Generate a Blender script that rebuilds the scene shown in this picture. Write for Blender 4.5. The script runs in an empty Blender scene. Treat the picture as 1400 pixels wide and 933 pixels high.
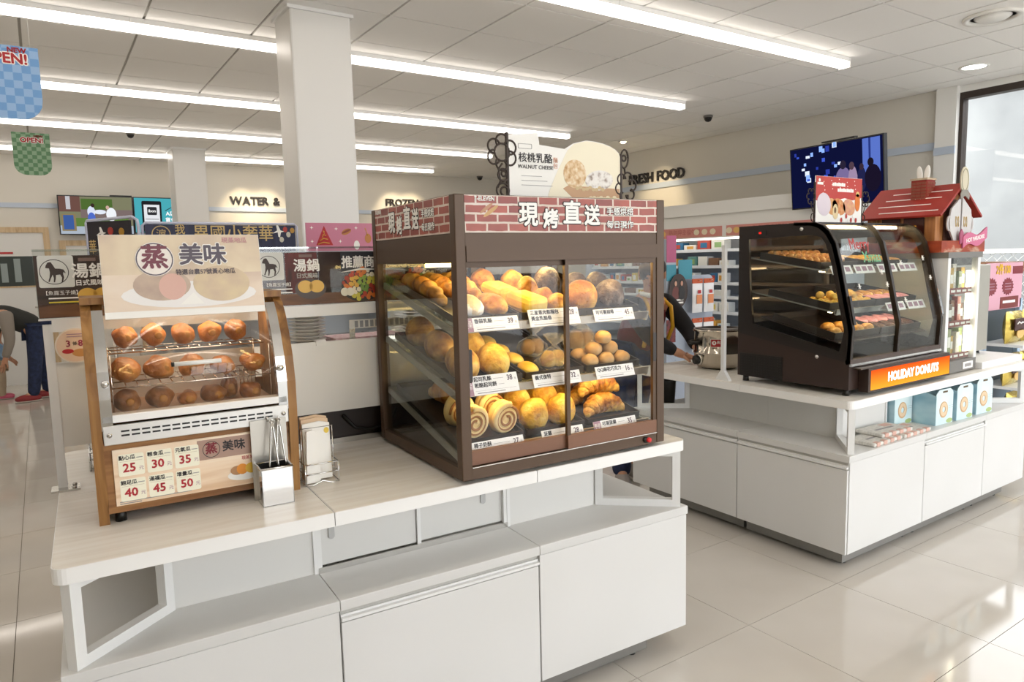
import bpy, bmesh, math, random
from mathutils import Vector, Matrix, Euler, noise
random.seed(7)
PI = math.pi
SC = bpy.context.scene
COL = SC.collection

# ---------------------------------------------------------------- camera
CH = 1.4438
def cam_setup():
    yaw, pit, rol = math.radians(56.311), math.radians(-6.482), math.radians(-1.393)
    f = Vector((math.cos(yaw)*math.cos(pit), math.sin(yaw)*math.cos(pit), math.sin(pit)))
    r = f.cross(Vector((0, 0, 1))).normalized(); u = r.cross(f)
    r2 = r*math.cos(rol)+u*math.sin(rol); u2 = -r*math.sin(rol)+u*math.cos(rol)
    cd = bpy.data.cameras.new('camera'); cd.sensor_width = 36; cd.lens = 959.995*36/1400
    cd.clip_start = .05; cd.clip_end = 200
    c = bpy.data.objects.new('camera', cd); COL.objects.link(c)
    m = Matrix.Identity(4)
    for i in range(3):
        m[i][0] = r2[i]; m[i][1] = u2[i]; m[i][2] = -f[i]
    m[0][3], m[1][3], m[2][3] = 0, 0, CH
    c.matrix_world = m
    SC.camera = c
cam_setup()
# ---------------------------------------------------------------- world and exposure
SC.view_settings.view_transform = 'Standard'; SC.view_settings.look = 'None'
SC.view_settings.gamma = 1; SC.view_settings.use_curve_mapping = False
SC.view_settings.exposure = 0.20
SKY = 4.0
LED = 6.0
w = bpy.data.worlds.new('World'); SC.world = w; w.use_nodes = True
bg = w.node_tree.nodes['Background']; bg.inputs[0].default_value = (.95, .975, 1, 1); bg.inputs[1].default_value = SKY

# ---------------------------------------------------------------- materials
def lin(h):
    h = h.lstrip('#'); o = []
    for i in (0, 2, 4):
        c = int(h[i:i+2], 16)/255
        o.append(c/12.92 if c <= .04045 else ((c+.055)/1.055)**2.4)
    return (*o, 1)
MATS = {}
def nm(name):
    m = bpy.data.materials.new(name); m.use_nodes = True; MATS[name] = m
    nt = m.node_tree; return m, nt, nt.nodes['Principled BSDF']
def pm(name, col, rough=.5, metal=0, spec=.5, emit=None, es=0, coat=0):
    if name in MATS: return MATS[name]
    m, nt, b = nm(name)
    b.inputs['Base Color'].default_value = lin(col); b.inputs['Roughness'].default_value = rough
    b.inputs['Metallic'].default_value = metal; b.inputs['Specular IOR Level'].default_value = spec
    b.inputs['Coat Weight'].default_value = coat
    if emit: b.inputs['Emission Color'].default_value = lin(emit); b.inputs['Emission Strength'].default_value = es
    return m
def nz(name, cols, scale=8, rough=.6, bump=0, bscale=None, stretch=(1, 1, 1), detail=4, metal=0, spec=.4, pos=None, dist=0):
    """noise colour ramp material in object space"""
    if name in MATS: return MATS[name]
    m, nt, b = nm(name); N = nt.nodes.new; L = nt.links.new
    tc = N('ShaderNodeTexCoord'); mp = N('ShaderNodeMapping'); mp.inputs['Scale'].default_value = stretch
    L(tc.outputs['Object'], mp.inputs[0])
    n = N('ShaderNodeTexNoise'); n.inputs['Scale'].default_value = scale; n.inputs['Detail'].default_value = detail; n.inputs['Distortion'].default_value = dist
    L(mp.outputs[0], n.inputs['Vector'])
    r = N('ShaderNodeValToRGB'); e = r.color_ramp.elements
    k = len(cols)
    while len(e) < k: e.new(.5)
    for i, c in enumerate(cols):
        e[i].position = pos[i] if pos else .3+.4*i/(k-1); e[i].color = lin(c)
    L(n.outputs[0], r.inputs[0]); L(r.outputs[0], b.inputs['Base Color'])
    b.inputs['Roughness'].default_value = rough; b.inputs['Metallic'].default_value = metal; b.inputs['Specular IOR Level'].default_value = spec
    if bump:
        n2 = N('ShaderNodeTexNoise'); n2.inputs['Scale'].default_value = bscale or scale*3; n2.inputs['Detail'].default_value = 5
        L(mp.outputs[0], n2.inputs['Vector'])
        bp = N('ShaderNodeBump'); bp.inputs['Strength'].default_value = bump; bp.inputs['Distance'].default_value = .01
        L(n2.outputs[0], bp.inputs['Height']); L(bp.outputs[0], b.inputs['Normal'])
    return m
def em(name, col, s):
    if name in MATS: return MATS[name]
    m = bpy.data.materials.new(name); m.use_nodes = True; nt = m.node_tree; nt.nodes.clear()
    e = nt.nodes.new('ShaderNodeEmission'); o = nt.nodes.new('ShaderNodeOutputMaterial')
    e.inputs[0].default_value = lin(col); e.inputs[1].default_value = s; nt.links.new(e.outputs[0], o.inputs[0])
    MATS[name] = m; return m
def glass(name, tint='#ffffff', gl=1.0, base=0.0, rough=.02, bump=0, bs=30):
    if name in MATS: return MATS[name]
    m = bpy.data.materials.new(name); m.use_nodes = True; nt = m.node_tree; nt.nodes.clear(); N = nt.nodes.new; L = nt.links.new
    t = N('ShaderNodeBsdfTransparent'); t.inputs[0].default_value = lin(tint)
    g = N('ShaderNodeBsdfGlossy'); g.inputs['Roughness'].default_value = rough
    lw = N('ShaderNodeLayerWeight'); lw.inputs[0].default_value = .5
    pw = N('ShaderNodeMath'); pw.operation = 'POWER'; pw.inputs[1].default_value = 5; L(lw.outputs['Facing'], pw.inputs[0])
    f = N('ShaderNodeMath'); f.operation = 'MULTIPLY_ADD'; f.inputs[1].default_value = .96; f.inputs[2].default_value = .035; L(pw.outputs[0], f.inputs[0])
    ma = N('ShaderNodeMath'); ma.operation = 'MULTIPLY_ADD'; ma.inputs[1].default_value = gl; ma.inputs[2].default_value = base
    mx = N('ShaderNodeMixShader'); o = N('ShaderNodeOutputMaterial')
    L(f.outputs[0], ma.inputs[0]); L(ma.outputs[0], mx.inputs[0]); L(t.outputs[0], mx.inputs[1]); L(g.outputs[0], mx.inputs[2]); L(mx.outputs[0], o.inputs[0])
    if bump:
        n2 = N('ShaderNodeTexNoise'); n2.inputs['Scale'].default_value = bs; n2.inputs['Detail'].default_value = 3
        bp = N('ShaderNodeBump'); bp.inputs['Strength'].default_value = bump; bp.inputs['Distance'].default_value = .01
        L(n2.outputs[0], bp.inputs['Height']); L(bp.outputs[0], g.inputs['Normal'])
    MATS[name] = m; return m
def brickprint(name, axis):
    m, nt, b = nm(name); N = nt.nodes.new; L = nt.links.new
    tc = N('ShaderNodeTexCoord'); s = N('ShaderNodeSeparateXYZ'); c = N('ShaderNodeCombineXYZ')
    L(tc.outputs['Object'], s.inputs[0]); L(s.outputs[axis], c.inputs[0]); L(s.outputs[2], c.inputs[1])
    nn = N('ShaderNodeTexNoise'); nn.inputs['Scale'].default_value = 30; L(c.outputs[0], nn.inputs['Vector'])
    va = N('ShaderNodeVectorMath'); va.operation = 'MULTIPLY_ADD'; va.inputs[1].default_value = (.004, .004, 0)
    L(nn.outputs['Color'], va.inputs[0]); L(c.outputs[0], va.inputs[2])
    br = N('ShaderNodeTexBrick'); L(va.outputs[0], br.inputs[0])
    br.inputs['Color1'].default_value = lin('#a8503f'); br.inputs['Color2'].default_value = lin('#8a3c33'); br.inputs['Mortar'].default_value = lin('#d8c8ba')
    br.inputs['Scale'].default_value = 1; br.inputs['Mortar Size'].default_value = .0036; br.inputs['Mortar Smooth'].default_value = .3; br.inputs['Bias'].default_value = -.1
    br.inputs['Brick Width'].default_value = .072; br.inputs['Row Height'].default_value = .0265
    n2 = N('ShaderNodeTexNoise'); n2.inputs['Scale'].default_value = 14; L(c.outputs[0], n2.inputs['Vector'])
    mx = N('ShaderNodeMix'); mx.data_type = 'RGBA'; mx.blend_type = 'OVERLAY'; mx.inputs[0].default_value = .45
    L(br.outputs[0], mx.inputs[6]); L(n2.outputs[0], mx.inputs[7]); L(mx.outputs[2], b.inputs['Base Color'])
    b.inputs['Roughness'].default_value = .35
    return m
def wood(name, cols, sx=2, sy=18, rough=.45, axis='X'):
    st = {'X': (sx, sy, sy), 'Y': (sy, sx, sy), 'Z': (sy, sy, sx)}[axis]
    return nz(name, cols, 1.6, rough, stretch=st, detail=3, dist=1.2)

WHITE = pm('white_paint', '#e9e8e3', .4)
WMET = pm('white_metal', '#e4e4e2', .35)
WPAN = pm('white_panel', '#d9d8d4', .45)
GREYM = pm('grey_plinth', '#8e8c88', .4, .6)
STEEL = pm('steel', '#c9c7c2', .22, 1)
CHROME = pm('chrome', '#dedede', .12, 1)
BLACK = pm('black_plastic', '#15130f', .45)
DARK = pm('dark_brown_plastic', '#2a1e18', .4)
BROWN = pm('brown_metal', '#54402f', .42, .25)
BROWN2 = pm('brown_rail', '#7d5843', .42, .2)
PAPER = pm('paper_white', '#f2f0ea', .6)
INK = pm('ink_dark', '#2b2628', .6)
INKG = pm('ink_grey', '#9a9694', .6)
INKW = pm('ink_white', '#f7f5ef', .6)
INKR = pm('ink_red', '#b3272c', .6)
INKM = pm('ink_mauve', '#a98594', .6)
GOLD = pm('ink_gold', '#cdb074', .5)
GLASS = glass('clear_glass', '#ffffff', .55)
GLASS_R = glass('glossy_glass', '#f6f8f6', .9, .005)
ACRYL = glass('acrylic', '#f7f9f8', .8, .02)
FILM = glass('plastic_film', '#f6f3ea', 1.4, .2, .14, 1.0, 38)

# ---------------------------------------------------------------- mesh builder
class MB:
    def __init__(s): s.v = []; s.f = []; s.sm = []
    def add(s, vs, fs, smooth=False, M=None):
        o = len(s.v)
        s.v += [tuple(M @ Vector(p)) if M is not None else tuple(p) for p in vs]
        s.f += [tuple(i+o for i in f) for f in fs]; s.sm += [smooth]*len(fs); return s
    def box(s, x0, y0, z0, x1, y1, z1, b=0, M=None):
        if b:
            bm = bmesh.new(); bmesh.ops.create_cube(bm, size=1)
            for v in bm.verts:
                v.co = Vector((x0+(v.co.x+.5)*(x1-x0), y0+(v.co.y+.5)*(y1-y0), z0+(v.co.z+.5)*(z1-z0)))
            bmesh.ops.bevel(bm, geom=bm.edges[:], offset=b, segments=2, affect='EDGES', profile=.5)
            bm.verts.index_update()
            s.add([v.co[:] for v in bm.verts], [[v.index for v in f.verts] for f in bm.faces], False, M); bm.free(); return s
        vs = [(x0,y0,z0),(x1,y0,z0),(x1,y1,z0),(x0,y1,z0),(x0,y0,z1),(x1,y0,z1),(x1,y1,z1),(x0,y1,z1)]
        return s.add(vs, [(3,2,1,0),(4,5,6,7),(0,1,5,4),(1,2,6,5),(2,3,7,6),(3,0,4,7)], False, M)
    def prism(s, pts, t0, t1, ax='z', smooth=False, M=None):
        """closed polygon extruded t0..t1 along ax; pts in the other two axes (x: (y,z), y: (x,z), z: (x,y))"""
        mk = {'x': lambda a, b, t: (t, a, b), 'y': lambda a, b, t: (a, t, b), 'z': lambda a, b, t: (a, b, t)}[ax]
        n = len(pts)
        vs = [mk(a, b, t0) for a, b in pts]+[mk(a, b, t1) for a, b in pts]
        o = len(s.f)
        s.add(vs, [tuple(range(n))[::-1], tuple(range(n, 2*n))], False, M)
        s.f = s.f; base = len(s.v)-2*n
        for i in range(n):
            j = (i+1) % n
            s.f.append((base+i, base+j, base+n+j, base+n+i)); s.sm.append(smooth)
        return s
    def ring(s, outer, inner, t0, t1, ax='x', M=None):
        """frame between two closed polygons with the same point count"""
        mk = {'x': lambda a, b, t: (t, a, b), 'y': lambda a, b, t: (a, t, b), 'z': lambda a, b, t: (a, b, t)}[ax]
        n = len(outer); vs = []
        for t in (t0, t1):
            vs += [mk(a, b, t) for a, b in outer]+[mk(a, b, t) for a, b in inner]
        fs = []
        for i in range(n):
            j = (i+1) % n
            fs += [(i, j, n+j, n+i), (2*n+i, 3*n+i, 3*n+j, 2*n+j), (i, 2*n+i, 2*n+j, j), (n+i, n+j, 3*n+j, 3*n+i)]
        return s.add(vs, fs, False, M)
    def tube(s, pts, r, n=8, closed=False, M=None, caps=True):
        P = [Vector(p) for p in pts]; k = len(P)
        R = r if isinstance(r, (list, tuple)) else [r]*k
        vs = []; up = None
        for i in range(k):
            a = P[(i-1) % k] if (closed or i > 0) else P[i]; b = P[(i+1) % k] if (closed or i < k-1) else P[i]
            t = (b-a).normalized()
            if up is None:
                up = Vector((0, 0, 1)) if abs(t.z) < .9 else Vector((1, 0, 0))
            e = (up-t*up.dot(t)).normalized(); up = e; g = t.cross(e)
            for j in range(n):
                q = 2*PI*j/n; vs.append(P[i]+(e*math.cos(q)+g*math.sin(q))*R[i])
        fs = []
        for i in range(k if closed else k-1):
            for j in range(n):
                i2 = (i+1) % k; j2 = (j+1) % n
                fs.append((i*n+j, i2*n+j, i2*n+j2, i*n+j2))
        if not closed and caps: fs += [tuple(range(n)), tuple(range((k-1)*n, k*n))[::-1]]
        return s.add(vs, fs, True, M)
    def lathe(s, prof, n=24, c=(0, 0, 0), M=None, smooth=True):
        vs = []; fs = []; k = len(prof)
        for r, z in prof:
            for j in range(n):
                q = 2*PI*j/n; vs.append((c[0]+r*math.cos(q), c[1]+r*math.sin(q), c[2]+z))
        for i in range(k-1):
            for j in range(n):
                j2 = (j+1) % n; fs.append((i*n+j, i*n+j2, (i+1)*n+j2, (i+1)*n+j))
        if prof[0][0] > 1e-6: fs.append(tuple(range(n))[::-1])
        if prof[-1][0] > 1e-6: fs.append(tuple(range((k-1)*n, k*n)))
        return s.add(vs, fs, smooth, M)
    def cyl(s, c, r, h, n=20, ax='z', M=None):
        m = {'z': Matrix.Identity(4), 'x': Matrix.Rotation(PI/2, 4, 'Y'), 'y': Matrix.Rotation(-PI/2, 4, 'X')}[ax]
        m = Matrix.Translation(c) @ m
        if M is not None: m = M @ m
        return s.lathe([(r, 0), (r, h)], n, M=m)
    def blob(s, c, rad, n=18, m=11, amp=0, fr=20, seed=0, flat=0, M=None, fn=None):
        """ellipsoid with noise, its underside flattened"""
        vs = []; fs = []
        for i in range(m+1):
            p = -PI/2+PI*i/m
            for j in range(n):
                q = 2*PI*j/n
                d = Vector((math.cos(p)*math.cos(q), math.cos(p)*math.sin(q), math.sin(p)))
                k = 1+amp*noise.noise(d*fr*.1+Vector((seed, seed*.7, 0)))
                if fn: k *= fn(d)
                x, y, z = d.x*rad[0]*k, d.y*rad[1]*k, d.z*rad[2]*k
                if flat and z < -rad[2]*flat: z = -rad[2]*flat
                vs.append((c[0]+x, c[1]+y, c[2]+z))
        for i in range(m):
            for j in range(n):
                j2 = (j+1) % n; fs.append((i*n+j, i*n+j2, (i+1)*n+j2, (i+1)*n+j))
        return s.add(vs, fs, True, M)
    def mesh(s, name='mesh'):
        me = bpy.data.meshes.new(name); me.from_pydata(s.v, [], s.f)
        me.polygons.foreach_set('use_smooth', s.sm)
        bm = bmesh.new(); bm.from_mesh(me)
        bmesh.ops.remove_doubles(bm, verts=bm.verts, dist=1e-6)
        bmesh.ops.recalc_face_normals(bm, faces=bm.faces); bm.to_mesh(me); bm.free()
        return me
def link(o): COL.objects.link(o); return o
def obj(name, b, mat, parent=None, label=None, M=None, kind=None):
    me = b.mesh(name) if isinstance(b, MB) else b
    o = link(bpy.data.objects.new(name, me))
    if mat is not None and not me.materials: me.materials.append(mat)
    if parent is not None: o.parent = parent
    if M is not None:
        if parent is not None: o.matrix_local = M
        else: o.matrix_world = M
    if label: o['label'] = label
    if kind: o['kind'] = kind
    return o
def bx(name, p, mat, parent=None, b=0, **k):
    return obj(name, MB().box(*p, b=b), mat, parent, **k)
def tag(o, label, cat, group=None):
    o['label'] = label; o['category'] = cat
    if group: o['group'] = group
    return o
def thing(name, label, cat, M, group=None):
    o = link(bpy.data.objects.new(name, None)); o.empty_display_size = .05
    o.matrix_world = M if isinstance(M, Matrix) else Matrix.Translation(M)
    return tag(o, label, cat, group)
def struct(o): o['kind'] = 'structure'; return o
def tree(o, M, label=None, parent=None):
    c = o.copy(); link(c)
    if parent is not None: c.parent = parent
    if M is not None: c.matrix_world = M
    if label: c['label'] = label
    for ch in list(o.children):
        d = ch.copy(); link(d); d.parent = c
        for g in list(ch.children):
            h = g.copy(); link(h); h.parent = d
    return c
def T(x, y, z): return Matrix.Translation((x, y, z))
def RX(a): return Matrix.Rotation(a, 4, 'X')
def RY(a): return Matrix.Rotation(a, 4, 'Y')
def RZ(a): return Matrix.Rotation(a, 4, 'Z')
def SCL(x, y, z): return Matrix.Diagonal((x, y, z, 1))
FRONT = RX(PI/2)                       # text plane that faces -y
LEFT = RZ(-PI/2) @ RX(PI/2)            # text plane that faces -x
TC = {}
def text(s, size, mat, M, parent, bold=0, ext=.0005, align='CENTER', sx=1, name='lettering', label=None):
    key = (s, round(bold/size, 4), align, mat.name, ext/size)
    me = TC.get(key)
    if me is None:
        cu = bpy.data.curves.new('t', 'FONT'); cu.body = s; cu.size = 1; cu.align_x = align; cu.align_y = 'CENTER'
        cu.extrude = ext/size; cu.resolution_u = 2
        o = bpy.data.objects.new('t', cu)
        me = bpy.data.meshes.new_from_object(o); bpy.data.objects.remove(o)
        if bold:
            bb = bold/size; nn = 8 if bb > .03 else 4
            vs = [v.co.copy() for v in me.vertices]; fs = [tuple(p.vertices) for p in me.polygons]; V_ = []; F_ = []
            for k in range(nn):
                d = Vector((bb*math.cos(2*PI*k/nn+.4), bb*math.sin(2*PI*k/nn+.4), k*1e-5)); n0 = len(V_)
                V_ += [v+d for v in vs]; F_ += [tuple(i+n0 for i in f) for f in fs]
            me = bpy.data.meshes.new('lettering'); me.from_pydata(V_, [], F_)
        me.materials.clear(); me.materials.append(mat); TC[key] = me
    o = link(bpy.data.objects.new(name, me)); o.parent = parent
    o.matrix_local = M @ SCL(size*sx, size, size)
    if label: o['label'] = label
    return o
def disc(cx, cz, rx, rz, y0, y1, mat, parent, name='print', n=24, a=0):
    p = []
    for i in range(n):
        q = 2*PI*i/n; x, z = rx*math.cos(q), rz*math.sin(q)
        p.append((cx+x*math.cos(a)-z*math.sin(a), cz+x*math.sin(a)+z*math.cos(a)))
    return obj(name, MB().prism(p, y0, y1, 'y'), mat, parent)
def rrect(x0, z0, x1, z1, r, n=4):
    p = []
    for cx, cz, a in ((x1-r, z1-r, 0), (x0+r, z1-r, 90), (x0+r, z0+r, 180), (x1-r, z0+r, 270)):
        for i in range(n+1):
            q = math.radians(a+90*i/n); p.append((cx+r*math.cos(q), cz+r*math.sin(q)))
    return p
def skin(name, pts, edges, rad, mat, parent=None, sub=2, root=0):
    """grow a body or garment from a posed skeleton"""
    me = bpy.data.meshes.new(name); me.from_pydata(pts, edges, [])
    o = link(bpy.data.objects.new(name, me))
    o.modifiers.new('s', 'SKIN')
    for i, r in enumerate(rad):
        d = me.skin_vertices[0].data[i]; d.radius = r if isinstance(r, tuple) else (r, r); d.use_root = (i == root)
    o.modifiers.new('b', 'SUBSURF').levels = sub
    bpy.context.view_layer.update()
    dg = bpy.context.evaluated_depsgraph_get()
    m2 = bpy.data.meshes.new_from_object(o.evaluated_get(dg))
    bpy.data.objects.remove(o); bpy.data.meshes.remove(me)
    m2.polygons.foreach_set('use_smooth', [True]*len(m2.polygons))
    m2.materials.clear(); m2.materials.append(mat)
    p = link(bpy.data.objects.new(name, m2))
    if parent: p.parent = parent
    return p
# island frame of the front counter
ITH = math.radians(-2.6)
ISL = T(-.036, 1.80, 0) @ RZ(ITH)
def IW(u, v, z): return ISL @ T(u, v, z)
# ================================================================ SETTING
XR, YB, XL, YF, ZC = 7.2, 11.1, -4.5, -2.6, 2.95
TILE = nz('floor_tile', ['#bfb8ae', '#c7c1b8', '#cdc8c0'], 1.3, .07, detail=3, spec=.55)
GROUT = pm('grout', '#6f665a', .8)
fl = struct(bx('floor', (XL, YF, -.12, XR, YB, -.004), GROUT))
S = .6; ox, oy = 2.2014, 1.6728
tm = MB().box(.0012, .0012, -.02, S-.0012, S-.0012, 0).mesh('floor_tile'); tm.materials.append(TILE)
rest = MB()
for i in range(-12, 9):
    for j in range(-8, 17):
        x, y = ox+i*S, oy+j*S
        if x+S < XL or x > XR or y+S < YF or y > YB: continue
        if x+S > XR or x < XL or y+S > YB or y < YF:
            rest.box(max(x, XL)+.001, max(y, YF)+.001, -.02, min(x+S, XR)-.001, min(y+S, YB)-.001, 0); continue
        if -5 <= i <= 7 and -2 <= j <= 14:
            o = link(bpy.data.objects.new('floor_tile', tm)); o.parent = fl; o.location = (x, y, 0)
        else: rest.box(x+.0012, y+.0012, -.02, x+S-.0012, y+S-.0012, 0)
obj('floor_tile_field', rest, TILE, fl, kind='stuff')

CEILM = pm('ceiling_panel', '#f3f2ef', .7); CGRID = pm('ceiling_grid', '#b5b2ac', .6)
ce = struct(bx('ceiling', (XL, YF, ZC+.012, XR, YB, ZC+.1), CGRID))
CX, CY = .625, .558; cx0, cy0 = 1.90, 2.44
cm = MB().box(.008, .005, ZC, CX-.008, CY-.005, ZC+.014).mesh('ceiling_panel'); cm.materials.append(CEILM)
rest = MB()
for i in range(-11, 10):
    for j in range(-10, 18):
        x, y = cx0+i*CX, cy0+j*CY
        if x+CX < XL or x > XR or y+CY < YF or y > YB: continue
        if x+CX > XR or x < XL or y+CY > YB or y < YF or i < -8 or j < -1:
            rest.box(max(x, XL)+.009, max(y, YF)+.003, ZC, min(x+CX, XR)-.009, min(y+CY, YB)-.003, ZC+.014)
        else:
            o = link(bpy.data.objects.new('ceiling_panel', cm)); o.parent = ce; o.location = (x, y, 0)
obj('ceiling_panel_field', rest, CEILM, ce, kind='stuff')

WALLM = nz('wall_paint', ['#d3cec3', '#d9d5cb'], .8, .6, detail=1)
wb = struct(bx('wall_back', (XL-.15, YB, 0, XR+.15, YB+.15, ZC+.1), WALLM))
wr = struct(bx('wall_right', (XR, 3.36, 0, XR+.15, YB, ZC+.1), WALLM))
wp = struct(bx('wall_pillar', (XR-.06, 3.24, 0, XR+.15, 3.42, ZC), WHITE))
wl = struct(bx('wall_left', (XL-.15, YF, 0, XL, YB, ZC+.1), WALLM))
wf = struct(bx('wall_front', (XL-.15, YF-.15, 0, .2, YF, ZC+.1), WALLM))
RAILM = pm('blue_rail', '#b9c4d3', .4)
struct(bx('trim_1', (XR-.02, 3.42, 2.40, XR, YB, 2.47), RAILM))
struct(bx('trim_2', (XL, YB-.02, 2.28, XR-.02, YB, 2.34), RAILM))
struct(bx('trim_3', (XR-.075, 3.235, 2.34, XR-.055, 3.42, 2.41), RAILM))
struct(bx('trim_4', (XR-.015, 3.42, 1.84, XR, YB, 1.86), RAILM))
struct(bx('baseboard_back', (XL, YB-.012, 0, XR, YB, .09), pm('base_grey', '#8c877f', .5)))
LETM = pm('letter_black', '#231f1e', .45)
def walltext(s, size, M, label, cat='sign', sx=1.0):
    e = thing('wall_sign', label, cat, M)
    cur = 0; ws = []
    for ch in s:                                   # one raised letter per object
        cu = bpy.data.curves.new('t', 'FONT'); cu.body = ch if ch != ' ' else 'i'; o = bpy.data.objects.new('t', cu); me = bpy.data.meshes.new_from_object(o); bpy.data.objects.remove(o)
        xs = [v.co.x for v in me.vertices]; ws.append((min(xs), max(xs)))
    tot = sum(b-a if c != ' ' else .34 for (a, b), c in zip(ws, s))+.065*(len(s)-1)
    cur = -tot/2
    for (a, b), ch in zip(ws, s):
        if ch != ' ': text(ch, size, LETM, T((cur-a)*size*sx, 0, 0) @ FRONT, e, bold=size*.024, ext=.012, sx=sx, align='LEFT', name='letter')
        cur += (b-a if ch != ' ' else .34)+.065
    return e
walltext('FRESH FOOD', .185, T(XR-.014, 7.10, 2.555) @ RZ(-PI/2), 'raised black FRESH FOOD letters on the spotlit wall')
walltext('WATER &', .165, T(2.80, YB-.014, 2.435), 'raised black WATER & letters on the spotlit back wall', sx=.97)
walltext('FROZEN', .165, T(5.22, YB-.014, 2.47), 'raised black FROZEN letters rising behind the bakery case sign')

# columns
COLM = pm('column_paint', '#dcdad5', .38)
c1 = struct(bx('wall_column_near', (1.325, 4.225, 0, 1.695, 4.53, ZC), COLM, b=.012))
c2 = struct(bx('wall_column_far', (1.49, 9.7, 0, 1.87, 10.1, ZC), COLM, b=.012))
bx('top_trim', (1.31, 4.21, ZC-.02, 1.71, 4.545, ZC), WMET, c1); bx('top_trim', (1.475, 9.685, ZC-.02, 1.885, 10.115, ZC), WMET, c2)

# windows: the right wall and the shop front
FRM = pm('window_frame', '#3a302a', .45, .3)
def window(n, M, Wd, zt=2.89, nx=2):
    """facing +x local from y=0 to y=-Wd"""
    e = link(bpy.data.objects.new('window_%d' % n, None)); e.matrix_world = M; e['kind'] = 'structure'
    b = MB()
    b.box(0, -Wd, 0, .1, 0, .12); b.box(0, -Wd, zt-.06, .1, 0, zt)
    obj('frame_rail', b, FRM, e)
    for k in range(nx+1):
        y = -Wd*k/nx
        bx('mullion', (0, max(y-.03, -Wd), .12, .1, min(y+.03, 0), zt-.06), FRM, e)
    for k in range(nx):
        bx('pane', (.045, -Wd*(k+1)/nx+.03, .12, .052, -Wd*k/nx-.03, zt-.06), GLASS, e)
    bx('head_panel', (0, -Wd, zt, .12, 0, ZC+.02), WHITE, e)
    return e
window(1, T(XR, 3.24, 0), 5.84, nx=3)
window(2, T(.2, YF, 0) @ RZ(-PI/2) @ T(0, 0, 0) @ RZ(PI) @ T(0, 0, 0), 7.0, nx=4)

# doors on the back wall
TAN = wood('tan_wood', ['#b59a75', '#c4aa85', '#cdb591'], axis='Z')
def door(n, x0, x1, zt, win=None):
    e = link(bpy.data.objects.new('door_%d' % n, None)); e.matrix_world = T(x0, YB, 0); e['kind'] = 'structure'
    Wd = x1-x0
    bx('frame', (0, -.05, 0, .07, 0, zt), TAN, e); bx('frame', (Wd-.07, -.05, 0, Wd, 0, zt), TAN, e); bx('frame', (.07, -.05, zt-.07, Wd-.07, 0, zt), TAN, e)
    if win:
        bx('leaf', (.07, -.03, 0, Wd-.07, 0, win[0]), WPAN, e); bx('leaf', (.07, -.03, win[1], Wd-.07, 0, zt-.07), WPAN, e)
        bx('window_pane', (.07, -.025, win[0], Wd-.07, -.005, win[1]), pm('dark_pane', '#39413f', .12), e)
        bx('window_bar', (.07, -.04, win[0]-.02, Wd-.07, -.0, win[0]), TAN, e)
        bx('sticker', (Wd*.55, -.034, win[1]+.03, Wd*.72, -.03, win[1]+.055), INKR, e)
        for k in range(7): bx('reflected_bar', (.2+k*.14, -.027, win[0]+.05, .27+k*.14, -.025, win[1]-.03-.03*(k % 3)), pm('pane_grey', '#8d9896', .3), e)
    else:
        bx('leaf', (.07, -.03, 0, Wd-.07, 0, zt-.07), WPAN, e)
    o = MB().tube([(Wd-.13, -.03, 1.0), (Wd-.13, -.07, 1.0), (Wd-.23, -.07, 1.0)], .01); obj('handle', o, STEEL, e)
    return e
door(1, -1.3, .15, 2.03, (1.28, 1.66)); door(2, .25, 1.2, 1.86)

# ceiling light rows
LEDM = em('led_diffuser', '#fff5ea', LED)
HOUS = pm('led_housing', '#ecebe8', .5)
ROWS = [(3.26, 'above the bakery case', -4.2), (4.94, 'passing in front of the near column head', -4.2), (6.73, 'in the second run behind the near column', -4.2), (8.45, 'in front of the far column', -4.2), (10.2, 'closest to the back wall', -4.2), (1.55, 'over the front counters', -4.2), (-.6, 'beside the shop front windows', -4.2)]
segm = [None]
for y, d, xs in ROWS:
    e = thing('ceiling_light', 'long white linear ceiling lamp '+d, 'ceiling light', T(xs, y, ZC), 'linear ceiling lamps')
    n = 8; L = (5.35-xs)/n
    for k in range(n):
        if segm[0] is None:
            hb = MB().box(0, -.045, -.03, L-.002, .045, 0)
            p = [(.042, -.03), (.044, -.05)]+[(.0+(.043)*math.cos(a), -.055-.020*math.sin(a)) for a in [PI*i/8 for i in range(9)]]+[(-.044, -.05), (-.042, -.03)]
            db = MB().prism(p, 0, L-.004, 'x', smooth=True)
            segm[0] = (hb.mesh('housing'), db.mesh('diffuser'))
        obj('housing', segm[0][0], HOUS, e, M=T(k*L, 0, 0)); obj('diffuser', segm[0][1], LEDM, e, M=T(k*L, 0, 0))
    bx('end_cap', (n*L, -.047, -.075, n*L+.012, .047, 0), HOUS, e)

# spot lamps, downlight, vent, cameras
SPM = em('spot_glow', '#ffdfae', 22)
def spot(x, y, tx, ty, tz, label, power=34):
    e = thing('spotlight', label, 'spotlight', T(x, y, ZC), 'warm ceiling spotlights')
    obj('ring', MB().lathe([(.06, 0), (.06, -.012), (.04, -.012), (.036, 0)], 20), WHITE, e)
    obj('bulb', MB().lathe([(0.0001, -.03), (.03, -.022), (.036, 0)], 16), SPM, e)
    l = bpy.data.lights.new('spot_lamp', 'SPOT'); l.energy = power; l.color = (1, .8, .52); l.spot_size = math.radians(62); l.spot_blend = .8; l.shadow_soft_size = .04
    o = link(bpy.data.objects.new('spot_lamp', l)); o.parent = e
    d = Vector((tx-x, ty-y, tz-ZC)); o.matrix_local = T(0, 0, -.05) @ d.to_track_quat('-Z', 'Y').to_matrix().to_4x4()
spot(6.40, 6.9, 7.2, 7.0, 2.2, 'round spotlight washing the FRESH FOOD wall', 38)
spot(2.62, 10.55, 2.62, 11.1, 2.2, 'round spotlight above the WATER & letters, first of the pair')
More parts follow.
